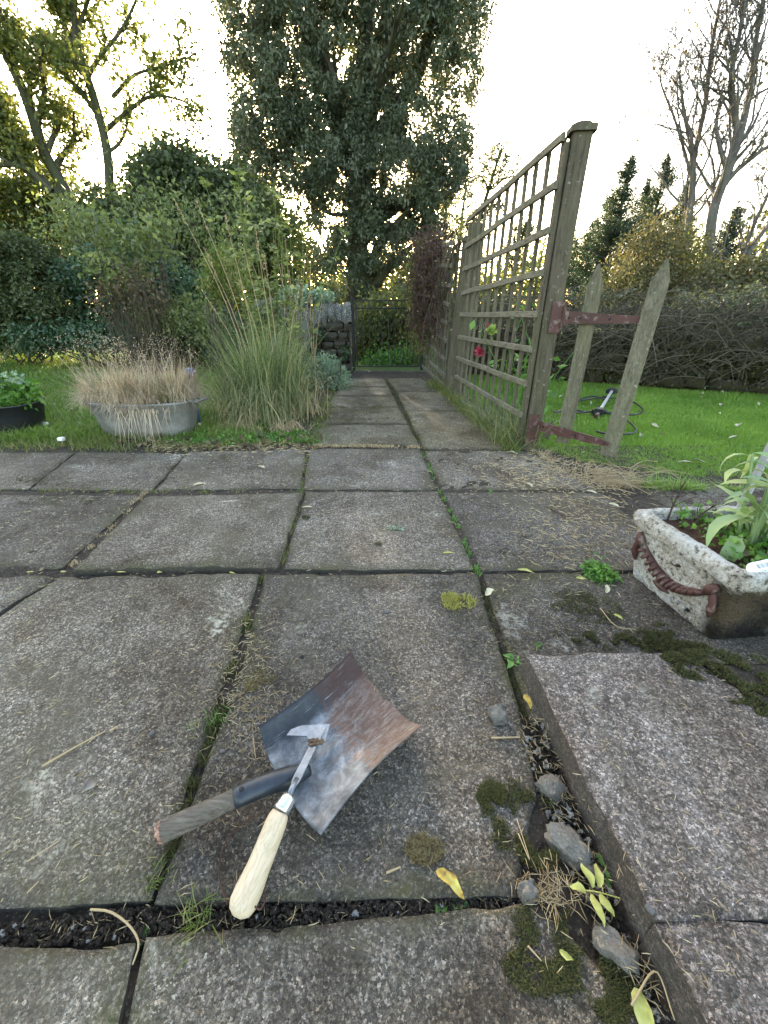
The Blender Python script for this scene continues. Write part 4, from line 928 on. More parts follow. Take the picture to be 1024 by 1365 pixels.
gh = G.uniform(.8, 1.65, 46); h = G.uniform(.08, .25, n) * gh[gi]; blades(b, base, out, h, G.uniform(.03, .20, n), h * G.uniform(.0, 1.1, n), .0036, 6, clr=np.clip(G.uniform(.2, .8, 46)[gi] + G.normal(size=n) * .2, 0, 1)); b.build('blades', MAT['straw_pink'], tg, kind='stuff', origin=None)
b = Buf(); n = 90; base = tc + np.stack([G.normal(size=n) * .08 + .05, np.full(n, -.15) + G.normal(size=n) * .03, np.full(n, .17)], 1); out = np.stack([G.normal(size=n) * .6 + .3, -np.ones(n), np.zeros(n)], 1); out /= np.linalg.norm(out, axis=1)[:, None]
blades(b, base, out, .10, G.uniform(.05, .19, n), G.uniform(.10, .30, n), .0045, 7); b.build('hanging_blades', MAT['straw_pink'], tg, kind='stuff')
b = Buf(); n = 1100; a = G.uniform(0, 6.28, n); r = np.sqrt(G.uniform(0, 1, n)); base = tc + np.stack([np.cos(a) * r * .28, np.sin(a) * r * .12, np.full(n, .17)], 1); blades(b, base, rdirs(n), G.uniform(.10, .2, n), G.uniform(.02, .12, n), .02, .004, 5); b.build('green_blades', MAT['grass_rough'], tg, kind='stuff')
b = Buf(); n = 110; base = tc + np.stack([G.uniform(-.34, .3, n), G.uniform(-.1, .1, n), np.full(n, .17)], 1); hh = G.uniform(.22, .42, n); dd = rdirs(n); le = G.uniform(.02, .14, n); blades(b, base, dd, hh, le, .03, .002, 5)
for k in range(n):
    t_ = base[k] + np.array((dd[k, 0] * le[k], dd[k, 1] * le[k], hh[k] - .03)); leaves(b, t_ + G.normal(size=(14, 3)) * np.array((.02, .02, .02)), .009, .003, droop=-.5)
b.build('seed_heads', MAT['straw_pink'], tg, kind='stuff')

# black pot with leafy plant, reeds at left edge
pc = P(14, 577, 0); pc[1] += .10; pc[0] -= .08
tub(pc, .44, .34, .165, rad(4), 'plant_pot', 'black plastic pot cut off by the left edge of the picture', 'pot', 'black_plastic', .82, False)
pl = thing('potted_plant', pc + np.array((0, 0, .14)), 'bushy plant with green and whitish leaves in the black pot', 'plant'); b = Buf()
q_ = pc + np.array((0, 0, .2)) + ball(900, shell=.3) * np.array((.24, .17, .12)); q_[:, 2] = np.maximum(q_[:, 2], pc[2] + .14); leaves(b, q_, .05, .028); b.build('foliage', MAT['weed'], pl, kind='stuff')
b = Buf(); q_ = pc + np.array((.03, 0, .30)) + ball(170) * np.array((.18, .12, .035)); leaves(b, q_, .03, .02); b.build('pale_leaves', MAT['silver'], pl, kind='stuff')
rd = thing('reed_clump', P(-5, 545, 0), 'dark upright reeds at the left edge behind the black pot', 'reeds'); b = Buf(); c = P(-12, 540, 0); n = 200; base = c + G.normal(size=(n, 3)) * np.array((.10, .10, 0)); blades(b, base, rdirs(n), G.uniform(.3, .65, n), G.uniform(.02, .2, n), .03, .007, 6); b.build('blades', MAT['reed'], rd, kind='stuff')
b = Buf(); n = 12; base = c + G.normal(size=(n, 3)) * np.array((.05, .05, 0)); out = np.tile((1., .1, 0), (n, 1)) + G.normal(size=(n, 3)) * .3; out[:, 2] = 0; blades(b, base, out, G.uniform(.45, .8, n), G.uniform(.15, .5, n), G.uniform(0, .25, n), .006, 8); b.build('dry_blades', MAT['straw'], rd)

# tussock
mc = P(352, 562, 0); mc[1] += .12
ms = thing('ornamental_grass', mc, 'big green tussock of ornamental grass left of the path', 'grass'); b = Buf(); n = 3600; base = mc + G.normal(size=(n, 3)) * np.array((.095, .09, 0)); dd = base - mc; dd[:, 2] = 0; dd += G.normal(size=(n, 3)) * np.array((.09, .09, 0)); dd /= np.linalg.norm(dd, axis=1)[:, None] + 1e-9
h = G.uniform(.3, .88, n); blades(b, base, dd, h, G.uniform(.04, .36, n) * (.5 + .6 * h), h * G.uniform(.15, 1.05, n), .0048, 8, clr=G.beta(1.2, 1.3, n)); b.build('blades', MAT['mis'], ms, kind='stuff')
b = Buf(); n = 900; base = mc + G.normal(size=(n, 3)) * np.array((.13, .1, 0)); dd = rdirs(n); h = G.uniform(.2, .7, n); blades(b, base, dd, h, G.uniform(.15, .36, n), h * G.uniform(.5, 1.0, n), .005, 8); b.build('dead_blades', MAT['straw'], ms, kind='stuff')
def stems(px_list, Yc, label, parent, mat='straw'):
    for (bx, by, tx, ty) in px_list:
        b = Buf(); p0 = Q(bx, by, Yc); p2 = Q(tx, ty, Yc - .05); p0[2] = .05; mid = (p0 + p2) / 2 + np.array(((p0[0] - p2[0]) * .12, 0, .06)); pts = sm([p0, mid, p2], 9); tube(b, pts, np.linspace(.0032, .001, 9), 4, cap=False)
        d = (pts[-1] - pts[-3]); d /= np.linalg.norm(d); u = G.uniform(0, .14, 26)[:, None]; leaves(b, pts[-1] - d * u + G.normal(size=(26, 3)) * .005, .013, .004, dirs=np.tile(d, (26, 1)) + G.normal(size=(26, 3)) * .35)
        b.build('flower_stem', MAT[mat], parent)
stems([(345, 520, 232, 265), (350, 520, 262, 268), (352, 515, 300, 288), (345, 510, 272, 330), (365, 510, 325, 330), (340, 515, 268, 385), (370, 510, 340, 300), (375, 505, 352, 335), (380, 505, 400, 380), (362, 505, 318, 372)], mc[1], '', ms)
# dry clump at the foot
tuft_band('edge_grass', [(300, 570), (350, 575), (400, 572)], 900, .10, 'straw', 'short brown dead blades at the foot of the tussock', .04, .004)
def rosette(px, py, n, L, wd_, label, mat='weed', z=0, cat='weed', name='weed', group=None):
    c = P(px, py, z); c[2] = z - .004; t = thing(name, c, label, cat, group)
    for k in range(n):
        a = 6.28 * k / n + G.uniform(-.3, .3); l = L * G.uniform(.6, 1.15); o = big_leaf(l, wd_ * G.uniform(.8, 1.2), MAT[mat], t, lift=G.uniform(.3, .9), curl=G.uniform(.6, 1.4)); o.rotation_euler = (0, 0, a)
    return t
LEAFM = {}
def big_leaf(L, Wd, mat, parent, lift=.5, curl=1.0, name='leaf', fold=.2):
    n = 7; V = []; a = lift; x = y = z = 0.0
    for k in range(n):
        t = k / (n - 1); w = Wd * math.sin(math.pi * min(1, .04 + t * .96) ** .8) ** .8 * .5 if k < n - 1 else .0004
        ja, jb = R.uniform(.78, 1.18), R.uniform(.78, 1.18); dy = Wd * .12 * math.sin(k * 1.1 + L * 90)
        V += [(x, w * ja + dy, z + w * fold * 2 * ja + R.uniform(-.04, .04) * Wd), (x, dy, z), (x, -w * jb + dy, z + w * fold * 2 * jb + R.uniform(-.04, .04) * Wd)]
        x += L / (n - 1) * math.cos(a); z += L / (n - 1) * math.sin(a); a -= curl / (n - 1) * 1.3
    q = []
    for k in range(n - 1):
        i = k * 3; q += [(i, i + 3, i + 4, i + 1), (i + 1, i + 4, i + 5, i + 2)]
    b = Buf(); b.add(V, None, q, R.uniform(.1, 1)); me = b.mesh(name, mat, True); o = bpy.data.objects.new(name, me); C.objects.link(o); o.parent = parent; return o
rosette(345, 583, 9, .085, .032, 'broad pale green weed rosette at the patio edge below the tussock', 'rose')
rosette(372, 580, 6, .07, .028, 'smaller broad leaved weed beside the pale rosette', 'weed')
b = Buf(); q_ = np.vstack([P(G.uniform(225, 420), G.uniform(578, 593), 0) for _ in range(60)]); q_ = np.repeat(q_, 16, 0) + G.normal(size=(960, 3)) * np.array((.022, .018, .006)) + np.array((0, 0, .012)); q_[:, 2] = np.maximum(q_[:, 2], .003); leaves(b, q_, .02, .013, droop=-.2); b.build('weed_patch', MAT['weed'], kind='stuff', label='creeping green weeds along the patio edge below tub and tussock', cat='weeds')
b = Buf(); q_ = np.vstack([P(G.uniform(150, 430), G.uniform(582, 600), 0) for _ in range(260)]) + np.array((0, 0, .008)); leaves(b, q_, .035, .02, droop=0); b.build('leaf_litter', MAT['deadleaf'], kind='stuff', label='brown leaf litter along the back edge of the patio', cat='litter')
# blue garden light
gl = thing('garden_light', P(257, 560, 0), 'small blue stake light with a pinkish round head between tub and tussock', 'light')
gx = Q(258, 520, 2.62); MAT['blue'] = plain('blue_plastic', (.05, .085, .17), .4, .5); MAT['mauve'] = plain('mauve_glass', (.14, .11, .13), .35, .5, 0, .4, 60)
gl.location = (gx[0], 2.62, 0)
def loc_build(buf, name, mat, parent, **k): return buf.build(name, mat, parent, origin=tuple(parent.location), **k)
b = Buf(); tube(b, [(gx[0], 2.62, -.02), (gx[0], 2.62, .19)], [.007, .011], 8); loc_build(b, 'stake', MAT['blue'], gl)
zt = Q(258, 499, 2.62)[2]; b = Buf(); tube(b, [(gx[0], 2.62, .19), (gx[0], 2.62, zt - .03)], [.011, .014], 8); loc_build(b, 'collar', MAT['blue'], gl)
b = Buf(); k = np.linspace(0, math.pi, 8); tube(b, [(gx[0], 2.62, zt - .032 * math.cos(a)) for a in k], .034 * np.sin(k) + .001, 12); loc_build(b, 'head', MAT['mauve'], gl, smooth=True)
b = Buf(); tube(b, [(gx[0], 2.62, zt + .018), (gx[0], 2.62, zt + .036)], [.03, .020], 12); loc_build(b, 'cap', MAT['blue'], gl)

# lawn sprinkler
sp = thing('lawn_sprinkler', (1.52, 3.05, 0), 'oscillating sprinkler with white bar and black loop skids lying on the lawn', 'sprinkler')
MAT['alu'] = plain('pale_aluminium', (.6, .61, .62), .35, .5, .6, .1)
def YP(px, py, z): return P(px, py, z)
a0 = YP(799, 548, .035); a1 = YP(816, 521, .06)
b = Buf(); tube(b, [a0, a1], .011, 8); b.build('spray_bar', MAT['alu'], sp)
for e in (a0, a1):
    b = Buf(); d = (a1 - a0) / np.linalg.norm(a1 - a0); box(b, e - d * .03 - np.array((0, 0, .0)), e + d * .03, .06, .04, (1, 0, 0)); box(b, e + np.array((-.045, 0, -.005)), e + np.array((.045, 0, -.005)), .025, .03, (0, 1, 0)); b.build('end_block', MAT['black_plastic'], sp)
b = Buf(); e = a0 - (a1 - a0) * .22; tube(b, [a0 - (a1 - a0) * .12, e], .014, 8); b.build('hose_nozzle', MAT['maroon'], sp)
for pts in ([(799, 547), (770, 550), (740, 548), (745, 549), (765, 536), (800, 530), (815, 527)], [(812, 535), (790, 528), (768, 535), (762, 543), (780, 549), (799, 547)], [(805, 530), (835, 532), (857, 545), (850, 552), (830, 552), (800, 548)], [(800, 548), (830, 557), (848, 572), (840, 578), (810, 578), (795, 575)]):
    b = Buf(); tube(b, sm([YP(x, y, .028) for x, y in pts], 24), .006, 6); b.build('skid', MAT['black_plastic'], sp)

# scraps on the lawn
MAT['scrap'] = plain('dry_pale_leaf', (.33, .31, .22), .7, .2)
for i, (px, py, lab) in enumerate([(867, 565, 'pale scrap of leaf on the lawn just right of the sprinkler'), (984, 565, 'larger pale leaf lying on the lawn near the right edge'), (940, 617, 'pale leaf on the lawn behind the planter'), (925, 618, 'pale stalk on the lawn behind the planter'), (963, 538, 'pale leaf on the far lawn by the brambles'), (985, 582, 'dull leaf on the lawn halfway to the brambles')]):
    t = None; o = big_leaf(.07, .03, MAT['scrap'], None, .1, .3, 'fallen_leaf'); o.location = P(px, py, .02); o.rotation_euler = (.2, 0, R.uniform(0, 6)); tag(o, lab, 'leaf')
b = Buf(); n = 45; p = np.stack([G.uniform(1.2, 4, n), G.uniform(2.2, 4.3, n), np.full(n, .018)], 1); leaves(b, p, .03, .018, droop=0); n = 60; p = np.stack([G.uniform(-2.6, -.8, n), G.uniform(2.4, 4, n), np.full(n, .03)], 1); leaves(b, p, .03, .02)
b.build('leaf_litter', MAT['scrap'], kind='stuff', label='small pale fallen leaves scattered over the lawns', cat='litter')
for px, py, lab in ((82, 585, 'white pebble on the soil below the left of the tub'), (60, 565, 'white daisy between the black pot and the tub')):
    place(stone_mesh('pebble', MAT['white'], 77, 4), 'pebble', P(px, py, .015), (.03, .03, .02), label=lab, cat='pebble')

# ---------------------------------------------------------------- planter
A_ = np.array((.740, .687)); B_ = np.array((.688, 1.009)); du = (B_ - A_) / np.linalg.norm(B_ - A_); dv = np.array((.995, .10)); dv = dv / np.linalg.norm(dv)
LL = np.linalg.norm(B_ - A_); WW = .30; H = .20
pt_ = thing('stone_trough', (A_[0] + .15, A_[1] + .17, 0), 'pale rough cast stone trough with a maroon garland relief on its side', 'planter')
def planter():
    b = Buf()
    def ring(inset, z):  # positive inset = inwards; corners A,B,C,D
        P0 = A_ + (du + dv) * inset; P1 = B_ + (-du + dv) * inset; P2 = B_ + dv * WW + (-du - dv) * inset; P3 = A_ + dv * WW + (du - dv) * inset; pts = []
        per = 26; cr = .018
        for a, c in ((P0, P1), (P1, P2), (P2, P3), (P3, P0)):
            for k in range(per):
                f = k / per; f = f * .94 + .03; pts.append(a + (c - a) * f)
        return [(p[0], p[1], z) for p in pts]
    prof = [(.028, 0), (.024, .03), (.020, .06), (.017, .09), (.014, .12), (.011, .145), (.010, .152), (.001, .158), (-.001, .165), (-.002, .175), (-.001, .188), (.004, .197), (.012, .201), (.026, .199), (.032, .190), (.034, .17), (.036, .13)]
    V = []; n = 104
    for k, (i_, z_) in enumerate(prof): V += ring(i_, z_)
    V = np.array(V); nz = (fbm(V[:, 0] * 45 + V[:, 2] * 31, V[:, 1] * 45 + V[:, 2] * 27, 7) - .5) * .008; c = V.mean(0); d = V - c; d[:, 2] = 0; d /= np.linalg.norm(d, axis=1)[:, None]; V = V + d * nz[:, None]; V[:, 2] += (fbm(V[:, 0] * 60, V[:, 1] * 60, 17) - .5) * .005 * (V[:, 2] > .19)
    q = [(r * n + k, r * n + (k + 1) % n, (r + 1) * n + (k + 1) % n, (r + 1) * n + k) for r in range(len(prof) - 1) for k in range(n)]
    b.add(V, None, np.array(q)[:, ::-1]); m = M('rough_cast_stone', .92, .2); co = m.co()
    n1 = m.noise(70, 6, .8); n2 = m.noise(12, 5, .7); v = m.vor(150)
    cc = m.ramp(n2, [(.3, (.24, .20, .15)), (.5, (.38, .345, .29)), (.7, (.52, .50, .46))]); cc = m.mix(m.ramp(n1, [(.39, .95), (.48, 0)]), cc, (.045, .038, .030)); cc = m.mix(m.ramp(n1, [(.53, 0), (.64, .85)]), cc, (.58, .585, .575))
    cc = m.mix(m.ramp(m.noise(7, 5, .7, None, .4), [(.5, 0), (.68, .75)]), cc, (.50, .51, .51))
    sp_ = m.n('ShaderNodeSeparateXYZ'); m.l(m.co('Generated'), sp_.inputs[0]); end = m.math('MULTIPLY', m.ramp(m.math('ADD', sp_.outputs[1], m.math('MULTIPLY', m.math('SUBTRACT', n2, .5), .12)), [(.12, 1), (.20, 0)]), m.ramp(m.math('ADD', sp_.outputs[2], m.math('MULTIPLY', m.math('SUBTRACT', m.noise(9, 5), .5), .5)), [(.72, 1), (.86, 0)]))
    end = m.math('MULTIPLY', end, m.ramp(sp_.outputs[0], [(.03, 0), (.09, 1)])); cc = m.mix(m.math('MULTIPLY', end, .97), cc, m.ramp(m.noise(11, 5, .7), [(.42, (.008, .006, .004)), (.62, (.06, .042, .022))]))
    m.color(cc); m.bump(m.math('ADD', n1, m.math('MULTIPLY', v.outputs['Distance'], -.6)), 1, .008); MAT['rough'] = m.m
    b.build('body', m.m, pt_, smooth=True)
    b = Buf(); P0 = A_ + (du + dv) * .03; xs_ = np.linspace(0, 1, 26); X, Y = np.meshgrid(xs_, xs_); pos = P0 + X[..., None] * du * (LL - .06) + Y[..., None] * dv * (WW - .06); Z = .165 + .02 * fbm(X * 8, Y * 8, 4); V = np.concatenate([pos, Z[..., None]], -1).reshape(-1, 3)
    i = np.arange(25)[:, None] * 26 + np.arange(25)[None]; b.add(V, None, np.stack([i, i + 26, i + 27, i + 1], -1).reshape(-1, 4)); 
    m = M('red_brown_compost', .95, .2); nn = m.noise(60, 6, .75); m.color(m.ramp(nn, [(.35, (.03, .015, .010)), (.6, (.10, .05, .032)), (.8, (.18, .10, .06))])); m.bump(nn, 1, .01); b.build('soil', m.m, pt_, smooth=True)
planter()
# relief on the long side: coordinates (s along the face from the near corner, z height)
fout = -np.array((-du[1], du[0])) if (-np.array((-du[1], du[0])))[0] < 0 else np.array((-du[1], du[0]))
def face(s, z, out=.0):
    base = A_ + du * s; ins = np.interp(z, [0, .06, .12, .15], [.028, .020, .014, .010]); p = base - fout * ins + fout * out; return np.array((p[0], p[1], z))
SS = LL
mr = []
b = Buf(); pts = [];
g0, g1 = .055, .275
for k in range(15):
    f = k / 14; s = g0 + (g1 - g0) * f; zz = .118 - .055 * math.sin(math.pi * f) + .012 * (f > .5) * (f - .5); pts.append(face(s, zz, .004))
tube(b, pts, [.004 + .010 * math.sin(math.pi * k / 14) ** .8 for k in range(15)], 9)
g = b.build('garland', MAT['maroon'], pt_, smooth=True)
for k in range(13):
    f = .08 + .84 * k / 12; s = g0 + (g1 - g0) * f; zz = .118 - .055 * math.sin(math.pi * f); rr_ = .012 * math.sin(math.pi * f) + .004; b = Buf()
    tube(b, sm([face(s - .008, zz + rr_, .010), face(s + .002, zz, .020), face(s + .010, zz - rr_ * 1.1, .010)], 6), [.001, .004, .005, .005, .004, .001], 6); b.build('garland_leaf', MAT['maroon'], g, smooth=True)
for s, sg in ((g0, -1), (g1, 1)):
    b = Buf(); tube(b, sm([face(s + sg * .012, .145, .004), face(s, .128, .010), face(s + sg * -.010, .118, .008)], 6), [.006, .010, .012, .012, .010, .006], 8)
    tube(b, sm([face(s + sg * .006, .125, .006), face(s + sg * .014, .09, .008), face(s + sg * .010, .055, .004)], 8), [.006, .008, .009, .007, .010, .008, .006, .002], 8); b.build('tassel', MAT['maroon'], pt_, smooth=True)
for s, zz, m_ in ((.175, .125, 'rough'), (.185, .035, 'maroon'), (.12, .030, 'rough')):
    b = Buf(); tube(b, [face(s - .028 + .056 * k / 6, zz, .002) for k in range(7)], [.002, .006, .008, .009, .008, .006, .002], 8); b.build('relief_oval', MAT[m_], pt_, smooth=True)

# big leaves growing in the trough
pc2 = np.array((.89, .86, .178))
lp = thing('leafy_plant', pc2, 'pale green plant with long lance shaped leaves in the stone trough', 'plant')
MAT['sage'] = (lambda m: (m.color(m.ramp(m.math('ADD', m.math('MULTIPLY', m.attr('rnd'), .8), m.math('MULTIPLY', m.noise(30, 3), .3)), [(.15, (.14, .22, .09)), (.6, (.26, .36, .17)), (1, (.44, .48, .20))])), m.translucent(.3, (1.2, 1.25, .7)), m.m)[2])(M('lance_leaf', .5, .4))
b = Buf(); heads = []
for k in range(18):
    a = R.uniform(0, 6.28); r0 = R.uniform(0, .05); b0 = pc2 + np.array((math.cos(a) * r0 + .02, math.sin(a) * r0, -.01)); H_ = R.uniform(.05, .22); e = b0 + np.array((math.cos(a) * R.uniform(.0, .05) , math.sin(a) * R.uniform(0, .06), H_)); tube(b, sm([b0, (b0 + e) / 2 + np.array((0, 0, .01)), e], 6), np.linspace(.0055, .003, 6), 6, cap=False); heads.append((e, a))
b.build('stems', MAT['sage'], lp, smooth=True)
for k, (e, a) in enumerate(heads * 3):
    o = big_leaf(R.uniform(.06, .12), R.uniform(.018, .028), MAT['sage'], lp, R.uniform(.1, 1.25), R.uniform(.6, 2.3)); o.location = Vector(e) - lp.location + Vector((0, 0, R.uniform(-.06, .01))); o.rotation_euler = (R.uniform(-.4, .4), 0, a + R.uniform(-1.4, 1.4))
o = big_leaf(.15, .036, MAT['sage'], lp, .35, 1.6); o.location = Vector((-.03, -.02, .07)); o.rotation_euler = (.2, 0, math.pi + .1)
o = big_leaf(.12, .034, MAT['sage'], lp, .1, 2.2); o.location = Vector((-.05, -.03, .03)); o.rotation_euler = (0, 0, math.pi + .6)
o = big_leaf(.10, .034, MAT['amber'], None, .05, .4, 'fallen_leaf'); o.location = (.80, .78, .19); o.rotation_euler = (0, 0, .6); tag(o, 'yellow leaf lying on the soil inside the stone trough', 'leaf')
# small weeds in trough + dead twiggy stem
b = Buf(); q_ = np.stack([A_[0] + .04 + G.uniform(0, .22, 420), A_[1] + .04 + G.uniform(0, .3, 420), .18 + G.uniform(0, .03, 420)], 1); leaves(b, q_, .016, .012); b.build('trough_weeds', MAT['weed'], label='tiny green weeds on the soil of the stone trough', cat='weeds', kind='stuff')
b = Buf(); tips = []; grow(b, tips, sm([(.77, .98, .17), (.775, .985, .23), (.78, .98, .29)], 6), .003, .0015, 0, 1, (7,), .7, .2, 1, .15, minr=.001); grow(b, tips, sm([(.80, .93, .17), (.83, .95, .21), (.86, .95, .24)], 6), .003, .0015, 0, 1, (6,), .6, .2, 1, .15, minr=.001); b.build('dead_twig', MAT['vine'], label='thin dark dead twig standing at the back of the stone trough', cat='twig')
# white plant label with bar code
tg_ = thing('plant_label', (.82, .735, .19), 'white plastic plant label with a barcode stuck in the trough', 'label'); MAT['wplastic'] = plain('white_plastic', (.72, .72, .70), .4, .5, 0, .04); MAT['ink'] = plain('black_ink', (.02, .02, .02), .6, .3)
b = Buf(); V = []
for k in range(14):
    a = math.pi * k / 13; V.append((-.035 - .018 * math.sin(a), .018 * math.cos(a), 0))
V += [(.06, -.018, 0), (.06, .018, 0)]; top = [(x, y, .0025) for x, y, z_ in V]; n = len(V)
me = bpy.data.meshes.new('tag'); me.from_pydata(V + top, [], [tuple(range(n))[::-1], tuple(range(n, 2 * n))] + [(i, (i + 1) % n, n + (i + 1) % n, n + i) for i in range(n)]); me.materials.append(MAT['wplastic']); o = bpy.data.objects.new('tag', me); C.objects.link(o); o.parent = tg_
bc = Buf()
for k in range(12):
    x = -.028 + k * .0026; w = R.choice((.0007, .0012)); bc.add([(x, .002, .0029), (x + w, .002, .0029), (x + w, .012, .0029), (x, .012, .0029)], None, [(0, 1, 2, 3)])
for k in range(2): bc.add([(-.028, -.004 - k * .004, .0029), (.0, -.004 - k * .004, .0029), (.0, -.003 - k * .004, .0029), (-.028, -.003 - k * .004, .0029)], None, [(0, 1, 2, 3)])
bc.build('barcode', MAT['ink'], o, origin=(0, 0, 0))
tg_.rotation_euler = (rad(35), rad(-8), rad(8)); tg_.location = (.815, .715, .205)
b = Buf(); p0 = P(985, 690, .02); tube(b, [Q(975, 700, 1.30), Q(1045, 560, 1.25)], .012, 8); b.build('pole', plain('grey_pole', (.30, .30, .30), .6, .3), label='pale grey pole slanting in at the right edge behind the trough plant', cat='pole')

# mossy soil heap between step and trough
b = Buf(); xs = np.linspace(.54, 1.5, 70); ys = np.linspace(.22, .66, 50); X, Y = np.meshgrid(xs, ys); edge = np.clip((X - .56 - (.64 - Y) * .3) / .07, 0, 1) * np.clip((.645 - Y) / .05, 0, 1) ; Z = -.03 + edge * .088 + .012 * (fbm(X * 18, Y * 18, 3) - .4)
i = np.arange(49)[:, None] * 70 + np.arange(69)[None]; b.add(np.stack([X, Y, Z], -1), None, np.stack([i, i + 1, i + 71, i + 70], -1).reshape(-1, 4)); b.build('soil', MAT['soil'], kind='structure', smooth=True)
def moss_patch(pts, n, spread, mat, label, z=.0, h=.010, w=.003, cat='moss', name='moss_patch', thr=.40, kind='stuff'):
    b = Buf(); cs = []
    for (px, py, rx, ry) in pts:
        k = n; u = ball(k); p = np.array([P(px + a * rx, py + c * ry, z) for a, c in u[:, :2]]); cs.append(p)
    p = np.vstack(cs); m = fbm(p[:, 0] * 45, p[:, 1] * 45, 4) > thr; p = p[m]; p[:, 2] -= .002; nn_ = len(p); hh = h * G.uniform(.3, 1.1, nn_) * (.5 + fbm(p[:, 0] * 60, p[:, 1] * 60, 9)); blades(b, p, rdirs(nn_), hh, hh * .8, 0, w, 2)
    return b.build(name, MAT[mat], label=label, cat=cat, kind=kind)
moss_patch([(940, 885, 50, 22), (990, 900, 50, 30), (1010, 930, 40, 40), (905, 875, 25, 8)], 4200, 1, 'moss', 'dark moss between the step and the stone trough', .062, .007, .002, thr=.5)
moss_patch([(690, 1085, 50, 55), (720, 1130, 30, 30), (655, 1060, 20, 20)], 3600, 1, 'moss', 'olive moss patch on the broken slab corner beside the step', .001, .006, .0016, thr=.47)
moss_patch([(740, 1230, 70, 30), (790, 1290, 60, 50), (720, 1290, 50, 40), (830, 1340, 40, 30)], 3200, 1, 'moss', 'dark moss on the slab end at the bottom right', .001, .006, .0016, thr=.5)
moss_patch([(850, 858, 60, 12), (800, 850, 40, 12), (905, 862, 40, 8), (880, 845, 20, 16)], 1500, 1, 'moss', 'dark moss and wet grime along the foot of the stone trough', .0, .009, .0018, thr=.42)
bits(700, lambda: P(R.gauss(830, 45), R.gauss(845, 16), 0), .012, .0012, 'deadleaf', 'dark rotten crumbs along the foot of the trough', 'crumbs') if 'bits' in globals() else None
moss_patch([(566, 1132, 28, 22)], 1500, 1, 'moss_brown', 'round brownish moss tuft near the shovel', .001, .009, .0013)
moss_patch([(612, 803, 25, 12), (600, 797, 12, 6)], 900, 1, 'moss_bright', 'bright yellow moss clump on the slab by the right joint', .001, .010, .0022, thr=.33)
moss_patch([(350, 903, 22, 10), (335, 915, 10, 8)], 500, 1, 'moss_brown', 'rusty brown moss tuft in the joint above the shovel', .001, .008, .0014)
moss_patch([(800, 815, 45, 22), (760, 800, 40, 18), (860, 850, 40, 14), (780, 845, 50, 12)], 1600, 1, 'moss', 'moss film on the slab below the stone trough', .0, .006, .0018, thr=.5)
moss_patch([(600, 585, 30, 10), (640, 560, 20, 18), (610, 545, 15, 14), (500, 545, 30, 7), (470, 560, 20, 8), (450, 575, 20, 8)], 1000, 1, 'moss', 'thin moss film over the garden path', .0, .004, .003, thr=.47)
moss_patch([(220, 630, 30, 14), (60, 640, 50, 7), (90, 668, 80, 8), (300, 622, 50, 14), (280, 610, 40, 8)], 900, 1, 'moss', 'moss film over the back left paving slabs', .002, .004, .003, thr=.47)
moss_patch([(505, 725, 6, 3), (408, 690, 6, 3)], 150, 1, 'moss', 'two little dark moss dots on the middle slab', .001, .008, .002, thr=.2)

# joints: green growth and moss
def joint_fill(pxs, n, mat, h, w, label, sp=.004, z=-.012, thr=.5, fr=30):
    b = Buf(); A = np.array([P(a, c, 0) for a, c in pxs]); k = G.uniform(0, len(A) - 1.001, n); i = k.astype(int); f = (k - i)[:, None]; p = A[i] * (1 - f) + A[i + 1] * f + G.normal(size=(n, 3)) * np.array((sp, sp, 0)); p[:, 2] = z
    p = p[fbm(p[:, 0] * fr, p[:, 1] * fr, 12) > thr]; m = len(p); hh = h * G.uniform(.4, 1.2, m); blades(b, p, rdirs(m), hh, hh * .7, 0, w, 3); return b.build('joint_moss', MAT[mat], kind='stuff', label=label, cat='moss')
joint_fill([(350, 765), (318, 860), (290, 950), (250, 1060), (210, 1180)], 2600, 'moss', .016, .0016, 'moss and tufts in the joint left of the shovel', .006)
joint_fill([(350, 765), (318, 860), (290, 950), (205, 1190)], 500, 'grass_rough', .024, .0016, 'thin grass blades in the joint left of the shovel', .006, thr=.58)
joint_fill([(563, 600), (585, 652), (610, 700), (638, 765)], 900, 'weed', .018, .004, 'tiny green weeds in the joint right of the middle slabs', .004, thr=.45)
joint_fill([(638, 765), (670, 862), (702, 960)], 1300, 'moss', .016, .0016, 'moss in the joint leading to the step', .003, -.02)
joint_fill([(410, 600), (402, 655), (374, 757)], 1000, 'grass_rough', .022, .0025, 'straggly grass in the joint left of the middle slabs', .005)
joint_fill([(195, 655), (150, 700), (90, 758)], 900, 'straw', .010, .002, 'dry bits in the oblique joint on the left', .008, -.004)
joint_fill([(0, 652), (200, 655), (400, 653)], 1200, 'grass_rough', .020, .0025, 'straggly grass along the back left joint', .008, thr=.55)
joint_fill([(514, 505), (540, 548), (566, 600)], 1600, 'moss', .02, .003, 'moss and debris down the middle of the garden path', .014, -.01, .4)
joint_fill([(420, 594), (480, 594), (560, 596)], 1500, 'straw', .012, .003, 'debris along the joint where path meets patio', .012, -.004, .35)
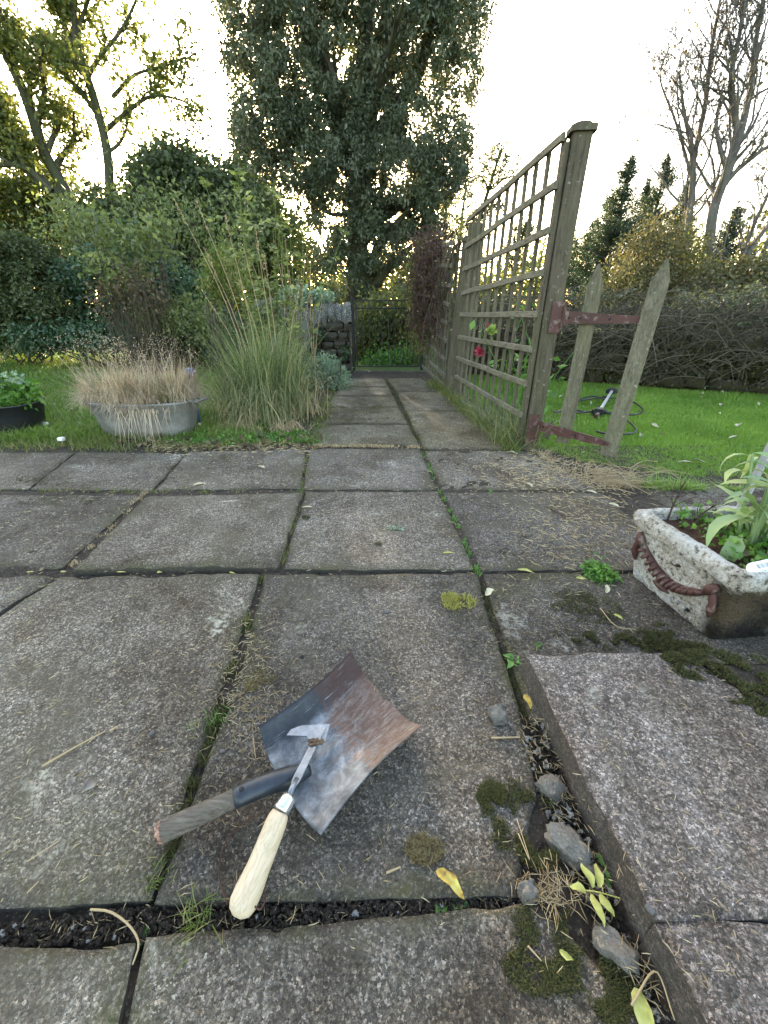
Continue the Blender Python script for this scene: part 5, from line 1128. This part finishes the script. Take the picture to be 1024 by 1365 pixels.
# weeds
b = Buf()
def tuft(px, py, n, h, mat, label, z=-.02, w=.002, sp=.01, lean=.8, cat='weed'):
    b = Buf(); c = P(px, py, 0); c[2] = z; base = c + G.normal(size=(n, 3)) * np.array((sp, sp, 0)); hh = h * G.uniform(.4, 1.2, n); blades(b, base, rdirs(n), hh, hh * lean * G.uniform(.3, 1.3, n), hh * .2, w, 5); return b.build('grass_tuft', MAT[mat], label=label, cat=cat)
tuft(262, 1222, 60, .05, 'grass_rough', 'green grass tuft in the wide joint left of the wooden handle', lean=.9)
tuft(255, 975, 26, .02, 'grass_rough', 'tiny grass tuft in the joint near the black socket', -.005)
tuft(210, 1165, 40, .025, 'grass_rough', 'small grass tuft at the foot of the left joint', -.01)
tuft(290, 958, 36, .018, 'weed', 'little green tuft in the joint left of the blade', -.005)
for px, py, n, L, w_, lab in [(790, 755, 12, .04, .014, 'leafy weed clump at the left foot of the stone trough'), (815, 770, 9, .035, .014, 'second weed clump touching the stone trough corner'), (800, 740, 7, .03, .010, 'small weed clump above the leafy one by the trough'), (685, 880, 5, .03, .016, 'small round leaved weed at the corner of the step'), (712, 862, 4, .03, .015, 'two leafed seedling on the step corner'), (188, 1245, 5, .016, .009, 'tiny three leafed seedling in the wide joint on the left'),
                          (592, 1200, 6, .04, .014, 'green weed in the wide joint under the curled leaf'), (800, 1160, 7, .035, .014, 'dark green weed between rubble and step'), (655, 655, 5, .02, .010, 'tiny weed in the joint below the path')]:
    rosette(px, py, n, L, w_, lab, 'weed', -.004 if py < 1150 else -.012)
b = Buf()
q_ = P(800, 762, .01) + ball(380) * np.array((.05, .05, .016)); leaves(b, q_, .014, .008); b.build('weed_patch', MAT['weed'], kind='stuff', label='mat of small weeds at the left foot of the stone trough', cat='weeds')

# clods of soil in the wide joint
clod = [stone_mesh('clod', MAT['soil'], 60 + s, 5, .75, .1) for s in range(3)]
b = Buf(); V0 = np.array([v.co for v in clod[0].vertices]); F0 = [tuple(p.vertices) for p in clod[0].polygons]
def scatter_clods(n, f, smin, smax, zz, mat, name, label, kind='stuff'):
    b = Buf()
    for k in range(n):
        c = f(); s = R.uniform(smin, smax) * R.uniform(.5, 1); e = np.array(Euler((R.uniform(0, 6), R.uniform(0, 6), R.uniform(0, 6))).to_matrix()); v = (V0 * np.array((1, .8, .65))) @ e.T * s; v[:, 0] += c[0]; v[:, 1] += c[1]; v[:, 2] += zz; b.add(v, None, F0)
    b.build(name, mat, kind=kind, label=label, cat='debris', smooth=True)
def wide_joint():
    x = R.uniform(-60, 700); y0 = np.interp(x, [-60, 190, 700], [1236, 1205, 1190]); y1 = np.interp(x, [-60, 190, 700], [1262, 1252, 1210]); return P(x, R.uniform(y0, y1), 0)
scatter_clods(1500, wide_joint, .002, .006, -.009, MAT['soil'], 'soil_crumbs', 'fine soil crumbs in the wide joint')
scatter_clods(420, wide_joint, .005, .013, -.013, MAT['soil'], 'soil_clods', 'dark clods of soil in the wide joint across the foreground')
scatter_clods(26, wide_joint, .003, .007, -.008, MAT['pebble'], 'grit', 'pale grit in the wide joint')
def rubble_zone():
    t = R.uniform(0, 1); x = np.interp(t, [0, .5, 1], [712, 770, 880]) + R.uniform(-28, 14); y = np.interp(t, [0, .5, 1], [960, 1110, 1365]); return P(x, y, 0)
scatter_clods(260, rubble_zone, .005, .014, -.010, MAT['soil'], 'soil_clods', 'dark clods of soil along the left side of the step')
scatter_clods(700, rubble_zone, .002, .006, -.006, MAT['soil'], 'soil_crumbs', 'fine soil crumbs beside the step')
scatter_clods(170, rubble_zone, .004, .011, -.006, MAT['chunk'], 'grit', 'pale grit and crumbs between broken slab and step')
# chunks
CH = [stone_mesh('concrete_chunk', MAT['chunk'], 90 + s, 9, .34, .55) for s in range(4)]
for i, (px, py, sx, sy, sz, rz, lab) in enumerate([(663, 955, .032, .036, .022, .1, 'small pale concrete chunk lying on the slab right of the blade'), (733, 1052, .034, .034, .026, .6, 'pale concrete chunk against the step, second from top'), (757, 1128, .055, .036, .026, -.9, 'longest concrete chunk of the rubble beside the step'), (818, 1265, .050, .030, .02, -.8, 'concrete chunk beside the step nearest the bottom'), (703, 1190, .024, .022, .018, .2, 'small grey chunk at the end of the wide joint'), (790, 1165, .02, .02, .014, .5, 'little chunk wedged behind the yellow leaf spray')]):
    place(CH[i % 4], 'concrete_chunk', P(px, py, 0) + np.array((0, 0, sz * .15)), (sx * .88, sy * .88, sz), (R.uniform(-.2, .2), R.uniform(-.2, .2), rz), label=lab, cat='rubble', group='broken concrete beside the step')
PB = [stone_mesh('pebble', MAT['pebble'], 100 + s, 5, .12, .2) for s in range(3)]; PBd = stone_mesh('pebble', MAT['pebble_dark'], 110, 5, .12, .2)
for i, (px, py, s, d, lab) in enumerate([(404, 826, .008, 0, 'grey pebble near the left joint above the blade'), (402, 845, .007, 0, 'white pebble just above the dark chip'), (403, 876, .009, 1, 'dark stone chip above the shovel blade'), (387, 862, .007, 0, 'white pebble left of the dark chip'), (297, 1002, .008, 0, 'pebble beside the left end of the blade'), (203, 978, .009, 0, 'flat pale chip on the big left slab'), (516, 816, .014, 0, 'white fleck of stone on the slab above the blade'), (560, 797, .009, 0, 'tiny pale chip near the yellow moss'), (866, 1213, .010, 0, 'white pebble on the step slab'), (395, 768, .008, 0, 'pebble at the top of the left joint')]):
    place(PBd if d else R.choice(PB), 'pebble', P(px, py, .06 if i == 8 else 0) + np.array((0, 0, s * .2)), (s, s * .8, s * .5), (0, 0, R.uniform(0, 3)), label=lab, cat='pebble', group='loose pebbles on the paving')
# straw bits and fine debris everywhere on the flags
def bits(n, f, L, w, mat, label, name='straw_bits', zoff=.0015):
    b = Buf(); P_ = np.array([f() for _ in range(n)]); a = G.uniform(0, 6.28, n); l = L * G.uniform(.25, 1.2, n); bend = G.normal(size=n) * .25
    d = np.stack([np.cos(a), np.sin(a), np.zeros(n)], 1); s = np.stack([-np.sin(a), np.cos(a), np.zeros(n)], 1); V = []
    up = np.array((0, 0, 1.)); P_[:, 2] += zoff
    for t, ww, zz in ((0, .5, 0), (.5, 1, .0012), (1, .4, 0)):
        c = P_ + d * (l * t)[:, None] + s * (l * bend * t * t)[:, None]; wv = (w * ww) * .5; V += [c + s * wv, c - s * wv + 0 * up, c + up * (wv * 1.3 + zz)]
    V = np.stack(V, 1); i = np.arange(n)[:, None] * 9; q = np.concatenate([i + np.array(x) for x in ((0, 3, 5, 2), (2, 5, 4, 1), (3, 6, 8, 5), (5, 8, 7, 4))]); b.add(V.reshape(-1, 3), None, q, np.repeat(G.uniform(0, 1, n), 9)); b.build(name, MAT[mat], kind='stuff', label=label, cat='debris')
def uni(x0, x1, y0, y1, z=0):
    a = P(x0, y0, z); 
    def f():
        return P(R.uniform(x0, x1), R.uniform(y0, y1), z)
    return f
def ground_uni(x0, x1, y0, y1, z=0): return lambda: np.array((R.uniform(x0, x1), R.uniform(y0, y1), z))
bits(2600, ground_uni(-1.4, .6, .2, 2.15), .015, .0011, 'straw', 'short dry straw bits scattered over the patio', zoff=.002)
bits(520, lambda: P(R.gauss(330, 22), R.gauss(910, 50), 0), .016, .0011, 'straw', 'straw bits gathered in the joint above the shovel')
bits(800, lambda: P(R.gauss(770, 45), R.gauss(690, 42), 0), .03, .0018, 'straw', 'dry grass cuttings on the slabs left of the trough')
bits(500, lambda: P(R.gauss(720, 40), R.gauss(625, 15), 0), .035, .0025, 'straw', 'dry cuttings below the trellis post')
bits(130, wide_joint, .014, .0008, 'straw', 'dry roots and straw in the wide joint', zoff=-.008)
bits(260, rubble_zone, .016, .0009, 'straw', 'dry straw in the rubble along the step')
bits(150, lambda: P(R.gauss(735, 20), R.gauss(1190, 16), 0), .022, .0008, 'straw', 'knot of dry roots at the end of the wide joint', zoff=.006)
bits(900, lambda: P(R.uniform(200, 420), R.gauss(592, 6), 0), .03, .003, 'straw', 'dry litter along the edge below tub and tussock')
bits(160, lambda: P(R.uniform(720, 1000), R.uniform(880, 1300), .061), .012, .0009, 'straw', 'straw bits on the raised step')
bits(1400, lambda: P(R.gauss(740, 90), R.gauss(830, 25), 0), .010, .0012, 'deadleaf', 'crumbs of dark debris below the trough', 'crumbs')
bits(1600, ground_uni(-1.5, .6, .15, 2.1), .005, .0016, 'deadleaf', 'fine dark crumbs scattered over the patio', 'crumbs')
# single sticks
def stick(pxs, r, label, mat='straw', z=.003, name='stick', cat='stick'):
    b = Buf(); pts = [P(p[0], p[1], 0) + np.array((0, 0, (p[2] if len(p) > 2 else z))) for p in pxs]; tube(b, sm(pts, 12), np.linspace(r, r * .7, 12), 6); b.build(name, MAT[mat], label=label, cat=cat, smooth=True)
stick([(57, 1023), (100, 998), (141, 976)], .0019, 'long straight pale stick on the big left slab'); stick([(147, 976), (157, 970)], .0024, 'short broken end beyond the long pale stick')
stick([(37, 1150), (80, 1122)], .0010, 'thin stalk on the left slab below the long stick'); stick([(37, 1192), (53, 1176)], .0010, 'short stalk near the lower left edge of the slab')
stick([(124, 1217), (150, 1220), (175, 1238), (188, 1262), (180, 1290)], .0015, 'curved pale stem arching over the wide joint on the left', 'straw', .010)
stick([(338, 985), (341, 1012)], .0009, 'straw lying against the left edge of the blade'); stick([(515, 1165), (534, 1157)], .0016, 'little pale splinter right of the wooden handle')
stick([(655, 985), (693, 984)], .0018, 'short straw below the small concrete chunk'); stick([(727, 676), (740, 682), (755, 690)], .003, 'tan stem on the slab below the trellis', 'deadleaf')
stick([(800, 812), (820, 835), (848, 841)], .0014, 'pale bent stalk below the trough', 'straw'); stick([(690, 1115), (705, 1150), (688, 1095)], .0008, 'fine loop of straw on the moss', 'straw', .008)
stick([(703, 1262), (722, 1283)], .0012, 'stalk on the bottom right slab'); stick([(838, 1345), (870, 1300), (895, 1365)], .0012, 'dry stalk bent beside the bottom of the step', 'straw', .012)

# fallen leaves
def yleafmat(name, a, b, c):
    m = M(name, .5, .35); m.color(m.ramp(m.noise(55, 4, .6), [(.35, a), (.5, b), (.68, c)])).translucent(.15, (1.1, 1.05, .8)); return m.m
MAT['yl'] = yleafmat('yellow_leaf', (.20, .10, .03), (.52, .36, .07), (.60, .50, .13)); MAT['dl'] = yleafmat('grey_dead_leaf', (.07, .06, .05), (.15, .135, .12), (.24, .22, .195)); MAT['gl'] = yleafmat('yellow_green_fallen_leaf', (.20, .19, .05), (.36, .36, .09), (.48, .46, .16)); MAT['pl'] = yleafmat('pale_fallen_leaf', (.30, .25, .14), (.44, .41, .26), (.54, .51, .38))
def fleaf(px, py, L, Wd, rz, mat, lab, z=0, lift=.05, curl=.3, tilt=0, fold=.15):
    o = big_leaf(L, Wd, MAT[mat], None, lift, curl, 'fallen_leaf', fold); c = P(px, py, z); o.location = (c[0], c[1], z + .004); o.rotation_euler = (tilt, 0, rz); tag(o, lab, 'leaf', 'fallen leaves on the paving')
fleaf(583, 1160, .052, .015, -.75, 'yl', 'long curled yellow leaf right of the shovel at the wide joint', .002, .55, 1.4, .3, .5)
fleaf(700, 928, .03, .014, -1.5, 'yl', 'small orange yellow leaf in the joint left of the step', .0, .3, .9)
for k, (px, py, rz) in enumerate([(786, 1172, 1.2), (800, 1178, 1.0), (776, 1212, -1.2), (798, 1205, -1.3), (783, 1196, -1.0)]): pass
cl = thing('leaf_spray', P(790, 1195, 0), 'spray of yellow green leaflets on one stalk lying against the step', 'leaf')
for (dx, dy, L, rz) in ((.0, .004, .028, 1.75), (.008, .004, .028, 1.3), (-.006, -.003, .032, -1.5), (.004, -.003, .024, -1.2), (-.012, .0, .02, 2.8)):
    o = big_leaf(L, .0105, MAT['gl'], cl, .25, .5, 'leaflet', .12); o.location = (dx, dy, .014); o.rotation_euler = (0, 0, rz)
b = Buf(); c0 = np.array(cl.location); tube(b, sm([c0 + np.array((-.022, .003, .010)), c0 + np.array((0, 0, .014)), c0 + np.array((.03, -.006, .012))], 8), .0008, 5); b.build('stalk', MAT['gl'], cl)
fleaf(850, 1320, .045, .020, -1.9, 'gl', 'torn yellow green leaf at the bottom beside the step', .004, .2, .7); fleaf(745, 1270, .016, .007, -.5, 'gl', 'tiny yellow leaf on the bottom right slab', .002)
fleaf(647, 795, .042, .018, .75, 'pl', 'pale cream leaf lying across the joint near the yellow moss', .002, .25, .5); fleaf(690, 760, .048, .012, -.35, 'gl', 'narrow yellow green leaf on the slab left of the trough', .001, .1, .3); fleaf(590, 738, .036, .013, .05, 'gl', 'yellowish leaf at the lower right of the middle slab', .001)
fleaf(818, 820, .024, .011, -1.1, 'gl', 'yellow green leaflet below the trough', .003, .3, .6); fleaf(768, 772, .03, .014, -.2, 'gl', 'pale yellow leaf left of the weed clump', .003, .2, .5); fleaf(808, 792, .028, .012, 1.1, 'pl', 'pale leaf standing at the weed clump', .003, .6, .4)
fleaf(676, 603, .06, .022, -.5, 'pl', 'pale leaf at the base of the trellis post', .002, .1, .3); fleaf(706, 602, .045, .016, .1, 'pl', 'second pale leaf tucked beside the post base', .002, .1, .3); fleaf(703, 645, .035, .018, -1.2, 'pl', 'pale leaf on the slab below the post', .001)
fleaf(258, 648, .06, .02, .6, 'pl', 'whitish leaf on the back left paving', .001); fleaf(345, 622, .04, .018, -.5, 'pl', 'small pale leaf on the slab below the tussock', .001); fleaf(403, 677, .045, .012, .1, 'pl', 'thin pale leaf at the left joint of the middle slab', .001)
fleaf(782, 655, .04, .022, -.6, 'pl', 'tan leaf among cuttings at the lawn corner', .003); fleaf(812, 672, .04, .02, -.8, 'pl', 'tan leaf behind the back corner of the trough', .003); fleaf(112, 1056, .026, .020, 1.0, 'dl', 'grey crumpled dead leaf on the big left slab', .002, .3, 1.2); fleaf(98, 1047, .016, .010, 2.2, 'dl', 'small grey scrap beside the crumpled dead leaf', .002, .2, .6)
for k, (px, lab) in enumerate([(36, 'first'), (81, 'second'), (156, 'third'), (210, 'fourth'), (306, 'fifth')]):
    fleaf(px, 764, .026 * R.uniform(.5, 1.1), .009 * R.uniform(.5, 1.2), R.uniform(-.4, .4), R.choice(('gl', 'yl')), lab + ' yellow leaf from the left tucked under the raised slab edge', -.001, .15, .3)
b = Buf(); c = P(525, 705, 0); tube(b, [c + np.array((-.03, .008, .004)), c + np.array((.035, -.006, .004))], .001, 4); t = np.linspace(-.025, .03, 9)
for k in t: leaves(b, np.array([c + np.array((k, -.004 * k / .03, .004))] * 2), .02, .006, dirs=np.array([(.5, 1, .1), (.5, -1, .1)]))
b.build('fern_sprig', MAT['silver'], label='pale fern like sprig lying on the middle slab', cat='sprig')

# ---------------------------------------------------------------- shovel
sh = thing('hand_shovel', P(440, 1010, 0), 'rusty square coal shovel with broken wooden handle lying on the slabs', 'shovel')
def shovelmat():
    m = M('rusty_steel', .5, .4, .35); uv = m.uv(); sx = m.n('ShaderNodeSeparateXYZ'); m.l(uv, sx.inputs[0]); u, v = sx.outputs[0], sx.outputs[1]; mp = m.n('ShaderNodeMapping'); mp.inputs['Scale'].default_value = (3, 1, 1); m.l(uv, mp.inputs[0])
    n = m.noise(5, 7, .72, uv, .6); f = m.noise(28, 5, .75, uv); st = m.noise(9, 7, .75, mp.outputs[0], .5)
    steel = m.ramp(m.noise(7, 6, .7, uv, .4), [(.3, (.05, .055, .065)), (.46, (.11, .125, .14)), (.60, (.21, .23, .25)), (.74, (.36, .38, .40))])
    rust = m.ramp(st, [(.3, (.06, .03, .025)), (.46, (.095, .062, .048)), (.58, (.145, .115, .098)), (.8, (.21, .185, .165))])
    rust = m.mix(m.ramp(f, [(.5, 0), (.62, .55)]), rust, (.12, .042, .028))
    rim = m.math('MULTIPLY', m.ramp(m.math('ABSOLUTE', m.math('SUBTRACT', v, .5)), [(0, 0), (1, 1)]), 0)
    fac = m.ramp(m.math('ADD', v, m.math('MULTIPLY', m.math('SUBTRACT', n, .5), .7)), [(.50, 0), (.60, 1)])
    fac = m.math('MULTIPLY', fac, m.ramp(m.math('ADD', m.noise(9, 6, .75, uv, .5), m.math('MULTIPLY', v, .35)), [(.58, .55), (.72, 1)]))
    c = m.mix(fac, steel, rust)
    edge = m.math('MULTIPLY', m.ramp(m.math('ADD', v, m.math('MULTIPLY', m.math('SUBTRACT', n, .5), .35)), [(.47, 0), (.52, 1)]), m.ramp(m.math('ADD', v, m.math('MULTIPLY', m.math('SUBTRACT', n, .5), .35)), [(.56, 1), (.62, 0)]))
    c = m.mix(m.math('MULTIPLY', edge, m.ramp(f, [(.46, 0), (.58, .8)])), c, (.15, .07, .04))
    # darker colour on the left wing, orange rust towards the near wing
    uw = m.ramp(m.math('ADD', u, m.math('MULTIPLY', m.math('SUBTRACT', n, .5), .25)), [(.13, 1), (.22, 0)])
    c = m.mix(m.math('MULTIPLY', uw, .85), c, m.mix(fac, (.016, .019, .024), (.040, .020, .018)))
    ow = m.math('MULTIPLY', m.ramp(m.math('ADD', u, m.math('MULTIPLY', m.math('SUBTRACT', n, .5), .5)), [(.80, 0), (.92, .8)]), m.ramp(f, [(.4, .2), (.55, 1)]))
    scr = m.n('ShaderNodeMapping'); scr.inputs['Scale'].default_value = (26, 1.1, 1); scr.inputs['Rotation'].default_value = (0, 0, .12); m.l(uv, scr.inputs[0]); sc_ = m.noise(3.2, 5, .7, scr.outputs[0], .1)
    c = m.mix(m.ramp(sc_, [(.60, 0), (.68, .55)]), c, (.36, .37, .38)); c = m.mix(m.ramp(sc_, [(.30, .6), (.38, 0)]), c, (.03, .028, .028))
    c = m.mix(m.math('MULTIPLY', ow, .2), c, (.20, .15, .11)); m.color(c)
    m.rough(m.ramp(fac, [(0, .5), (1, .8)])); me_ = m.math('MULTIPLY', m.math('SUBTRACT', 1, fac), .35); m.l(me_, m.b.inputs['Metallic']); m.bump(m.math('ADD', f, m.math('MULTIPLY', st, .5)), .35, .002); return m.m
def shovel():
    cBL = P(345, 968, .052); cBR = P(428, 1112, .044); cFL = P(468, 868, .050); cFR = P(565, 965, .060); NU, NV = 41, 41; V = []; UV = []
    for j in range(NV):
        v = j / (NV - 1)
        for i in range(NU):
            u = i / (NU - 1); s = 2 * u - 1
            c = (cBL * (1 - u) + cBR * u) * (1 - v) + (cFL * (1 - u) + cFR * u) * v
            low = .010 - .006 * v + .004 * math.cos(math.pi * v) ; k = abs(s) ** (2.8 if s > 0 else 3.8)
            z = low + (c[2] - low) * k 
            fwd = (cFL + cFR - cBL - cBR); fwd /= np.linalg.norm(fwd)
            bulge = .012 * (1 - s * s) * v + .014 * (1 - s * s) * (1 - v) * -0.6
            pinch = -.010 * math.sin(math.pi * v) * s    # sides a little concave
            side = (cBR + cFR - cBL - cFL); side /= np.linalg.norm(side)
            x = c + fwd * bulge + side * pinch
            rib = 0
            for rc in (-.28, .0, .28): rib += .0028 * math.exp(-((s - rc) / .055) ** 2) * (1 / (1 + math.exp((abs(v - .45) - .17) * 50)))
            back = .012 * max(0, 1 - v / .12) ** 2 * (1 - s * s)
            x = np.array((x[0], x[1], z + rib + back + .0006 * (vnoise(u * 7, v * 7, 5) - .5))); V.append(x); UV.append((u, v))
    V = np.array(V); top = V; T = .0028; bot = V - np.array((0, 0, T)); n = NU
    i = np.arange(NV - 1)[:, None] * n + np.arange(n - 1)[None]; q = np.stack([i, i + 1, i + n + 1, i + n], -1).reshape(-1, 4); N = NU * NV
    ring = np.concatenate([np.arange(n), np.arange(2, NV + 1) * n - 1, n * NV - 2 - np.arange(n - 1), (np.arange(NV - 2, 0, -1)) * n]); r2 = np.roll(ring, -1)
    qs = np.vstack([q, q[:, ::-1] + N, np.stack([ring, ring + N, r2 + N, r2], -1)]); b = Buf(); b.add(np.vstack([top, bot]), None, qs)
    o = b.build('blade', shovelmat(), sh, smooth=True); me = o.data; uvl = me.uv_layers.new(name='UVMap'); li = np.zeros(len(me.loops), np.int32); me.loops.foreach_get('vertex_index', li); UV = np.array(UV + UV); uvl.data.foreach_set('uv', UV[li].astype(np.float32).ravel())
shovel()
MAT['socket'] = plain('black_blue_steel', (.035, .042, .052), .42, .5, .5, .35, 40, .3)
s0 = P(412, 1026, .024); s1 = P(385, 1036, .034); s2 = P(352, 1047, .040); s3 = P(313, 1064, .037)
b = Buf(); tube(b, sm([s0, s1, s2, s3], 14), np.interp(np.linspace(0, 1, 14), [0, .3, 1], [.010, .0165, .0155]), 18, flat=.9); b.build('socket', MAT['socket'], sh, smooth=True)
b = Buf(); d = (s2 - s3) / np.linalg.norm(s2 - s3); c = s3 + d * .012 + np.array((0, 0, .0155)); tube(b, [c, c + np.array((0, 0, .002))], [.0035, .002], 8); b.build('rivet', MAT['iron'], sh)
def oldwood():
    m = M('grey_weathered_wood', .85, .25); uvc = m.co('Object'); r = m.n('ShaderNodeMapping'); r.inputs['Rotation'].default_value = (0, 0, rad(-22)); r.inputs['Scale'].default_value = (.12, 1.2, 1.2); m.l(uvc, r.inputs[0]); n = m.noise(180, 6, .7, r.outputs[0]); n2 = m.noise(25, 4, .6)
    m.color(m.mix(m.ramp(n2, [(.4, 0), (.65, .6)]), m.ramp(n, [(.32, (.035, .03, .026)), (.5, (.105, .088, .072)), (.7, (.19, .165, .14))]), (.10, .085, .06))); m.bump(n, .7, .003); return m.m
h0 = s3; h1 = P(270, 1084, .034); h2 = P(218, 1108, .024)
b = Buf(); hp = sm([h0 + (s2 - s3) * .05, h0, h1, h2], 16); tube(b, hp, np.interp(np.linspace(0, 1, 16), [0, .15, .5, .8, 1], [.0135, .0138, .0135, .015, .0155]), 18, cap=False); ow = b.build('handle', oldwood(), sh, smooth=True)
b = Buf(); d = (hp[-1] - hp[-2]); d /= np.linalg.norm(d); sdv = np.cross(d, (0, 0, 1)); sdv /= np.linalg.norm(sdv); uu = np.cross(sdv, d); V = []; rg = np.random.default_rng(5)
for rr_, dd_ in ((.0156, -.001), (.0135, .006), (.010, .002), (.006, .009), (.0, .003)):
    for k in range(18): a = 2 * math.pi * k / 18; V.append(hp[-1] + d * (dd_ + rg.uniform(-.003, .003) * (rr_ < .0155)) + (sdv * math.cos(a) + uu * math.sin(a)) * rr_ * (1 + rg.uniform(-.04, .04)))
b.add(V, None, [(r * 18 + k, r * 18 + (k + 1) % 18, r * 18 + 18 + (k + 1) % 18, r * 18 + 18 + k) for r in range(4) for k in range(18)]); mb = M('broken_wood', .85, .2); mb.color(mb.ramp(mb.noise(130, 4, .7), [(.35, (.06, .025, .018)), (.5, (.25, .13, .09)), (.7, (.42, .30, .23))])); b.build('broken_end', mb.m, ow, origin=tuple(sh.location))

# ---------------------------------------------------------------- weeder
wd_t = thing('hand_weeder', P(370, 1120, 0), 'new hand weeder with pale wooden handle resting on the shovel', 'weeder')
w0 = P(316, 1223, .012); w1 = P(347, 1150, .028); w2 = P(374, 1082, .053)
def newwood():
    m = M('fresh_ash_wood', .55, .35); d = w2 - w0; ang = math.atan2(d[1], d[0]); r = m.n('ShaderNodeMapping', vector_type='TEXTURE'); r.inputs['Rotation'].default_value = (0, 0, ang); m.l(m.co('Object'), r.inputs[0]); r2 = m.n('ShaderNodeMapping'); r2.inputs['Scale'].default_value = (.035, 1, 1); m.l(r.outputs[0], r2.inputs[0])
    w = m.n('ShaderNodeTexNoise'); w.inputs['Scale'].default_value = 120; w.inputs['Detail'].default_value = 3; w.inputs['Distortion'].default_value = .25; m.l(r2.outputs[0], w.inputs['Vector']); n = w.outputs['Fac']
    c = m.ramp(n, [(.30, (.54, .435, .30)), (.46, (.50, .395, .27)), (.50, (.42, .33, .22)), (.54, (.50, .40, .28)), (.75, (.57, .475, .35))])
    n2 = m.noise(28, 4, .6); c = m.mix(m.ramp(n2, [(.55, 0), (.72, .45)]), c, (.42, .28, .17)); gz = m.ramp(m.noise(120, 3, .6, r2.outputs[0]), [(.64, 0), (.68, .5)]); c = m.mix(m.math('MULTIPLY', gz, m.ramp(m.noise(14, 2), [(.5, 0), (.6, 1)])), c, (.20, .32, .26)); m.color(c); m.bump(n, .15, .001); return m.m
b = Buf(); tt = np.linspace(0, 1, 26); pts = sm([w0, w1, w2], 26)
tube(b, pts, np.interp(tt, [0, .02, .05, .12, .25, .45, .7, .9, .97, 1], [.006, .0115, .0150, .0178, .0180, .0160, .0154, .0150, .0132, .0115]), 20); wh = b.build('handle', newwood(), wd_t, smooth=True)
f1 = P(386, 1062, .0545)
b = Buf(); tube(b, sm([w2 + (w2 - w1) * .0, (w2 + f1) / 2, f1], 6), [.0125, .0120, .0116, .0113, .0108, .0104], 18); b.build('ferrule', (lambda m: (m.color((.62, .64, .66)), m.m)[1])(M('polished_ferrule', .25, .5, .9)), wd_t, smooth=True)
MAT['tool'] = plain('grey_tool_steel', (.17, .195, .225), .45, .5, .75, .3, 60, .2)
k1 = P(396, 1038, .052); k2 = P(411, 1008, .047); k3 = P(421, 988, .042)
def bar(buf, pts, ws, ts):
    V = []; pts = np.array(pts); T = np.gradient(pts, axis=0)
    for p, t, w_, th in zip(pts, T, ws, ts):
        t = t / np.linalg.norm(t); s = np.cross(t, (0, 0, 1)); s /= np.linalg.norm(s); u = np.cross(s, t)
        for a, c in ((-1, -1), (1, -1), (1, 1), (-1, 1)): V.append(p + s * a * w_ / 2 + u * c * th / 2)
    n = len(pts); q = [(k*4+j, k*4+(j+1) % 4, k*4+4+(j+1) % 4, k*4+4+j) for k in range(n-1) for j in range(4)] + [(3, 2, 1, 0), tuple((n-1)*4+j for j in range(4))]; buf.add(V, None, q)
b = Buf(); tube(b, [f1 - (f1 - w2) * .1, P(389, 1052, .0535), k1], [.0045, .0045, .004], 10); b.build('tang', MAT['tool'], wd_t, smooth=True)
b = Buf(); bar(b, sm([P(389, 1052, .0535), k1, k2, k3, P(431, 968, .040)], 12), np.interp(np.linspace(0, 1, 12), [0, .25, .5, 1], [.005, .013, .012, .013]), [.004] + [.003] * 11); b.build('shank', MAT['tool'], wd_t)
# flat hooked blade turned to the left
hz = .041; HB = [P(*a, hz) for a in ((440, 965), (434, 988), (414, 990), (409, 981), (382, 980), (388, 972), (402, 967))]
me = bpy.data.meshes.new('blade'); n = len(HB); org = np.array(wd_t.location); Vb = [tuple(p - org) for p in HB] + [tuple(p - org - np.array((0, 0, .0022))) for p in HB]
me.from_pydata(Vb, [], [tuple(range(n))[::-1], tuple(range(n, 2 * n)), *[(i, (i + 1) % n, n + (i + 1) % n, n + i) for i in range(n)]]); me.validate(); me.materials.append(MAT['tool']); o = bpy.data.objects.new('blade', me); C.objects.link(o); o.parent = wd_t
import bmesh as _bm
bm_ = _bm.new(); bm_.from_mesh(me); _bm.ops.recalc_face_normals(bm_, faces=bm_.faces); bm_.to_mesh(me); bm_.free()
b = Buf(); c = P(422, 989, .045); 
for k in range(9):
    v = (V0 * np.array((1, .8, .6))) * R.uniform(.005, .011) + c + np.array((R.uniform(-.009, .009), R.uniform(-.004, .004), 0)); b.add(v, None, F0)
MAT['mud'] = plain('dried_mud', (.11, .075, .05), .95, .2, 0, .4, 120, .8); b.build('mud_clod', MAT['mud'], label='lump of dried mud and roots stuck on the weeder blade', cat='mud', smooth=True)
# leather cord loop
MAT['cord'] = plain('brown_cord', (.07, .035, .028), .8, .2)
b = Buf(); tube(b, sm([P(336, 1205, .022), P(347, 1212, .014), P(354, 1195, .012), P(347, 1180, .012), P(338, 1168, .006)], 20), .0012, 6); tube(b, sm([P(303, 1205, .006), P(292, 1165, .004), P(300, 1125, .004), P(322, 1098, .004), P(350, 1085, .006)], 20), .0011, 6); b.build('cord', MAT['cord'], wd_t, smooth=True)

for m in bpy.data.materials: m.use_fake_user = False
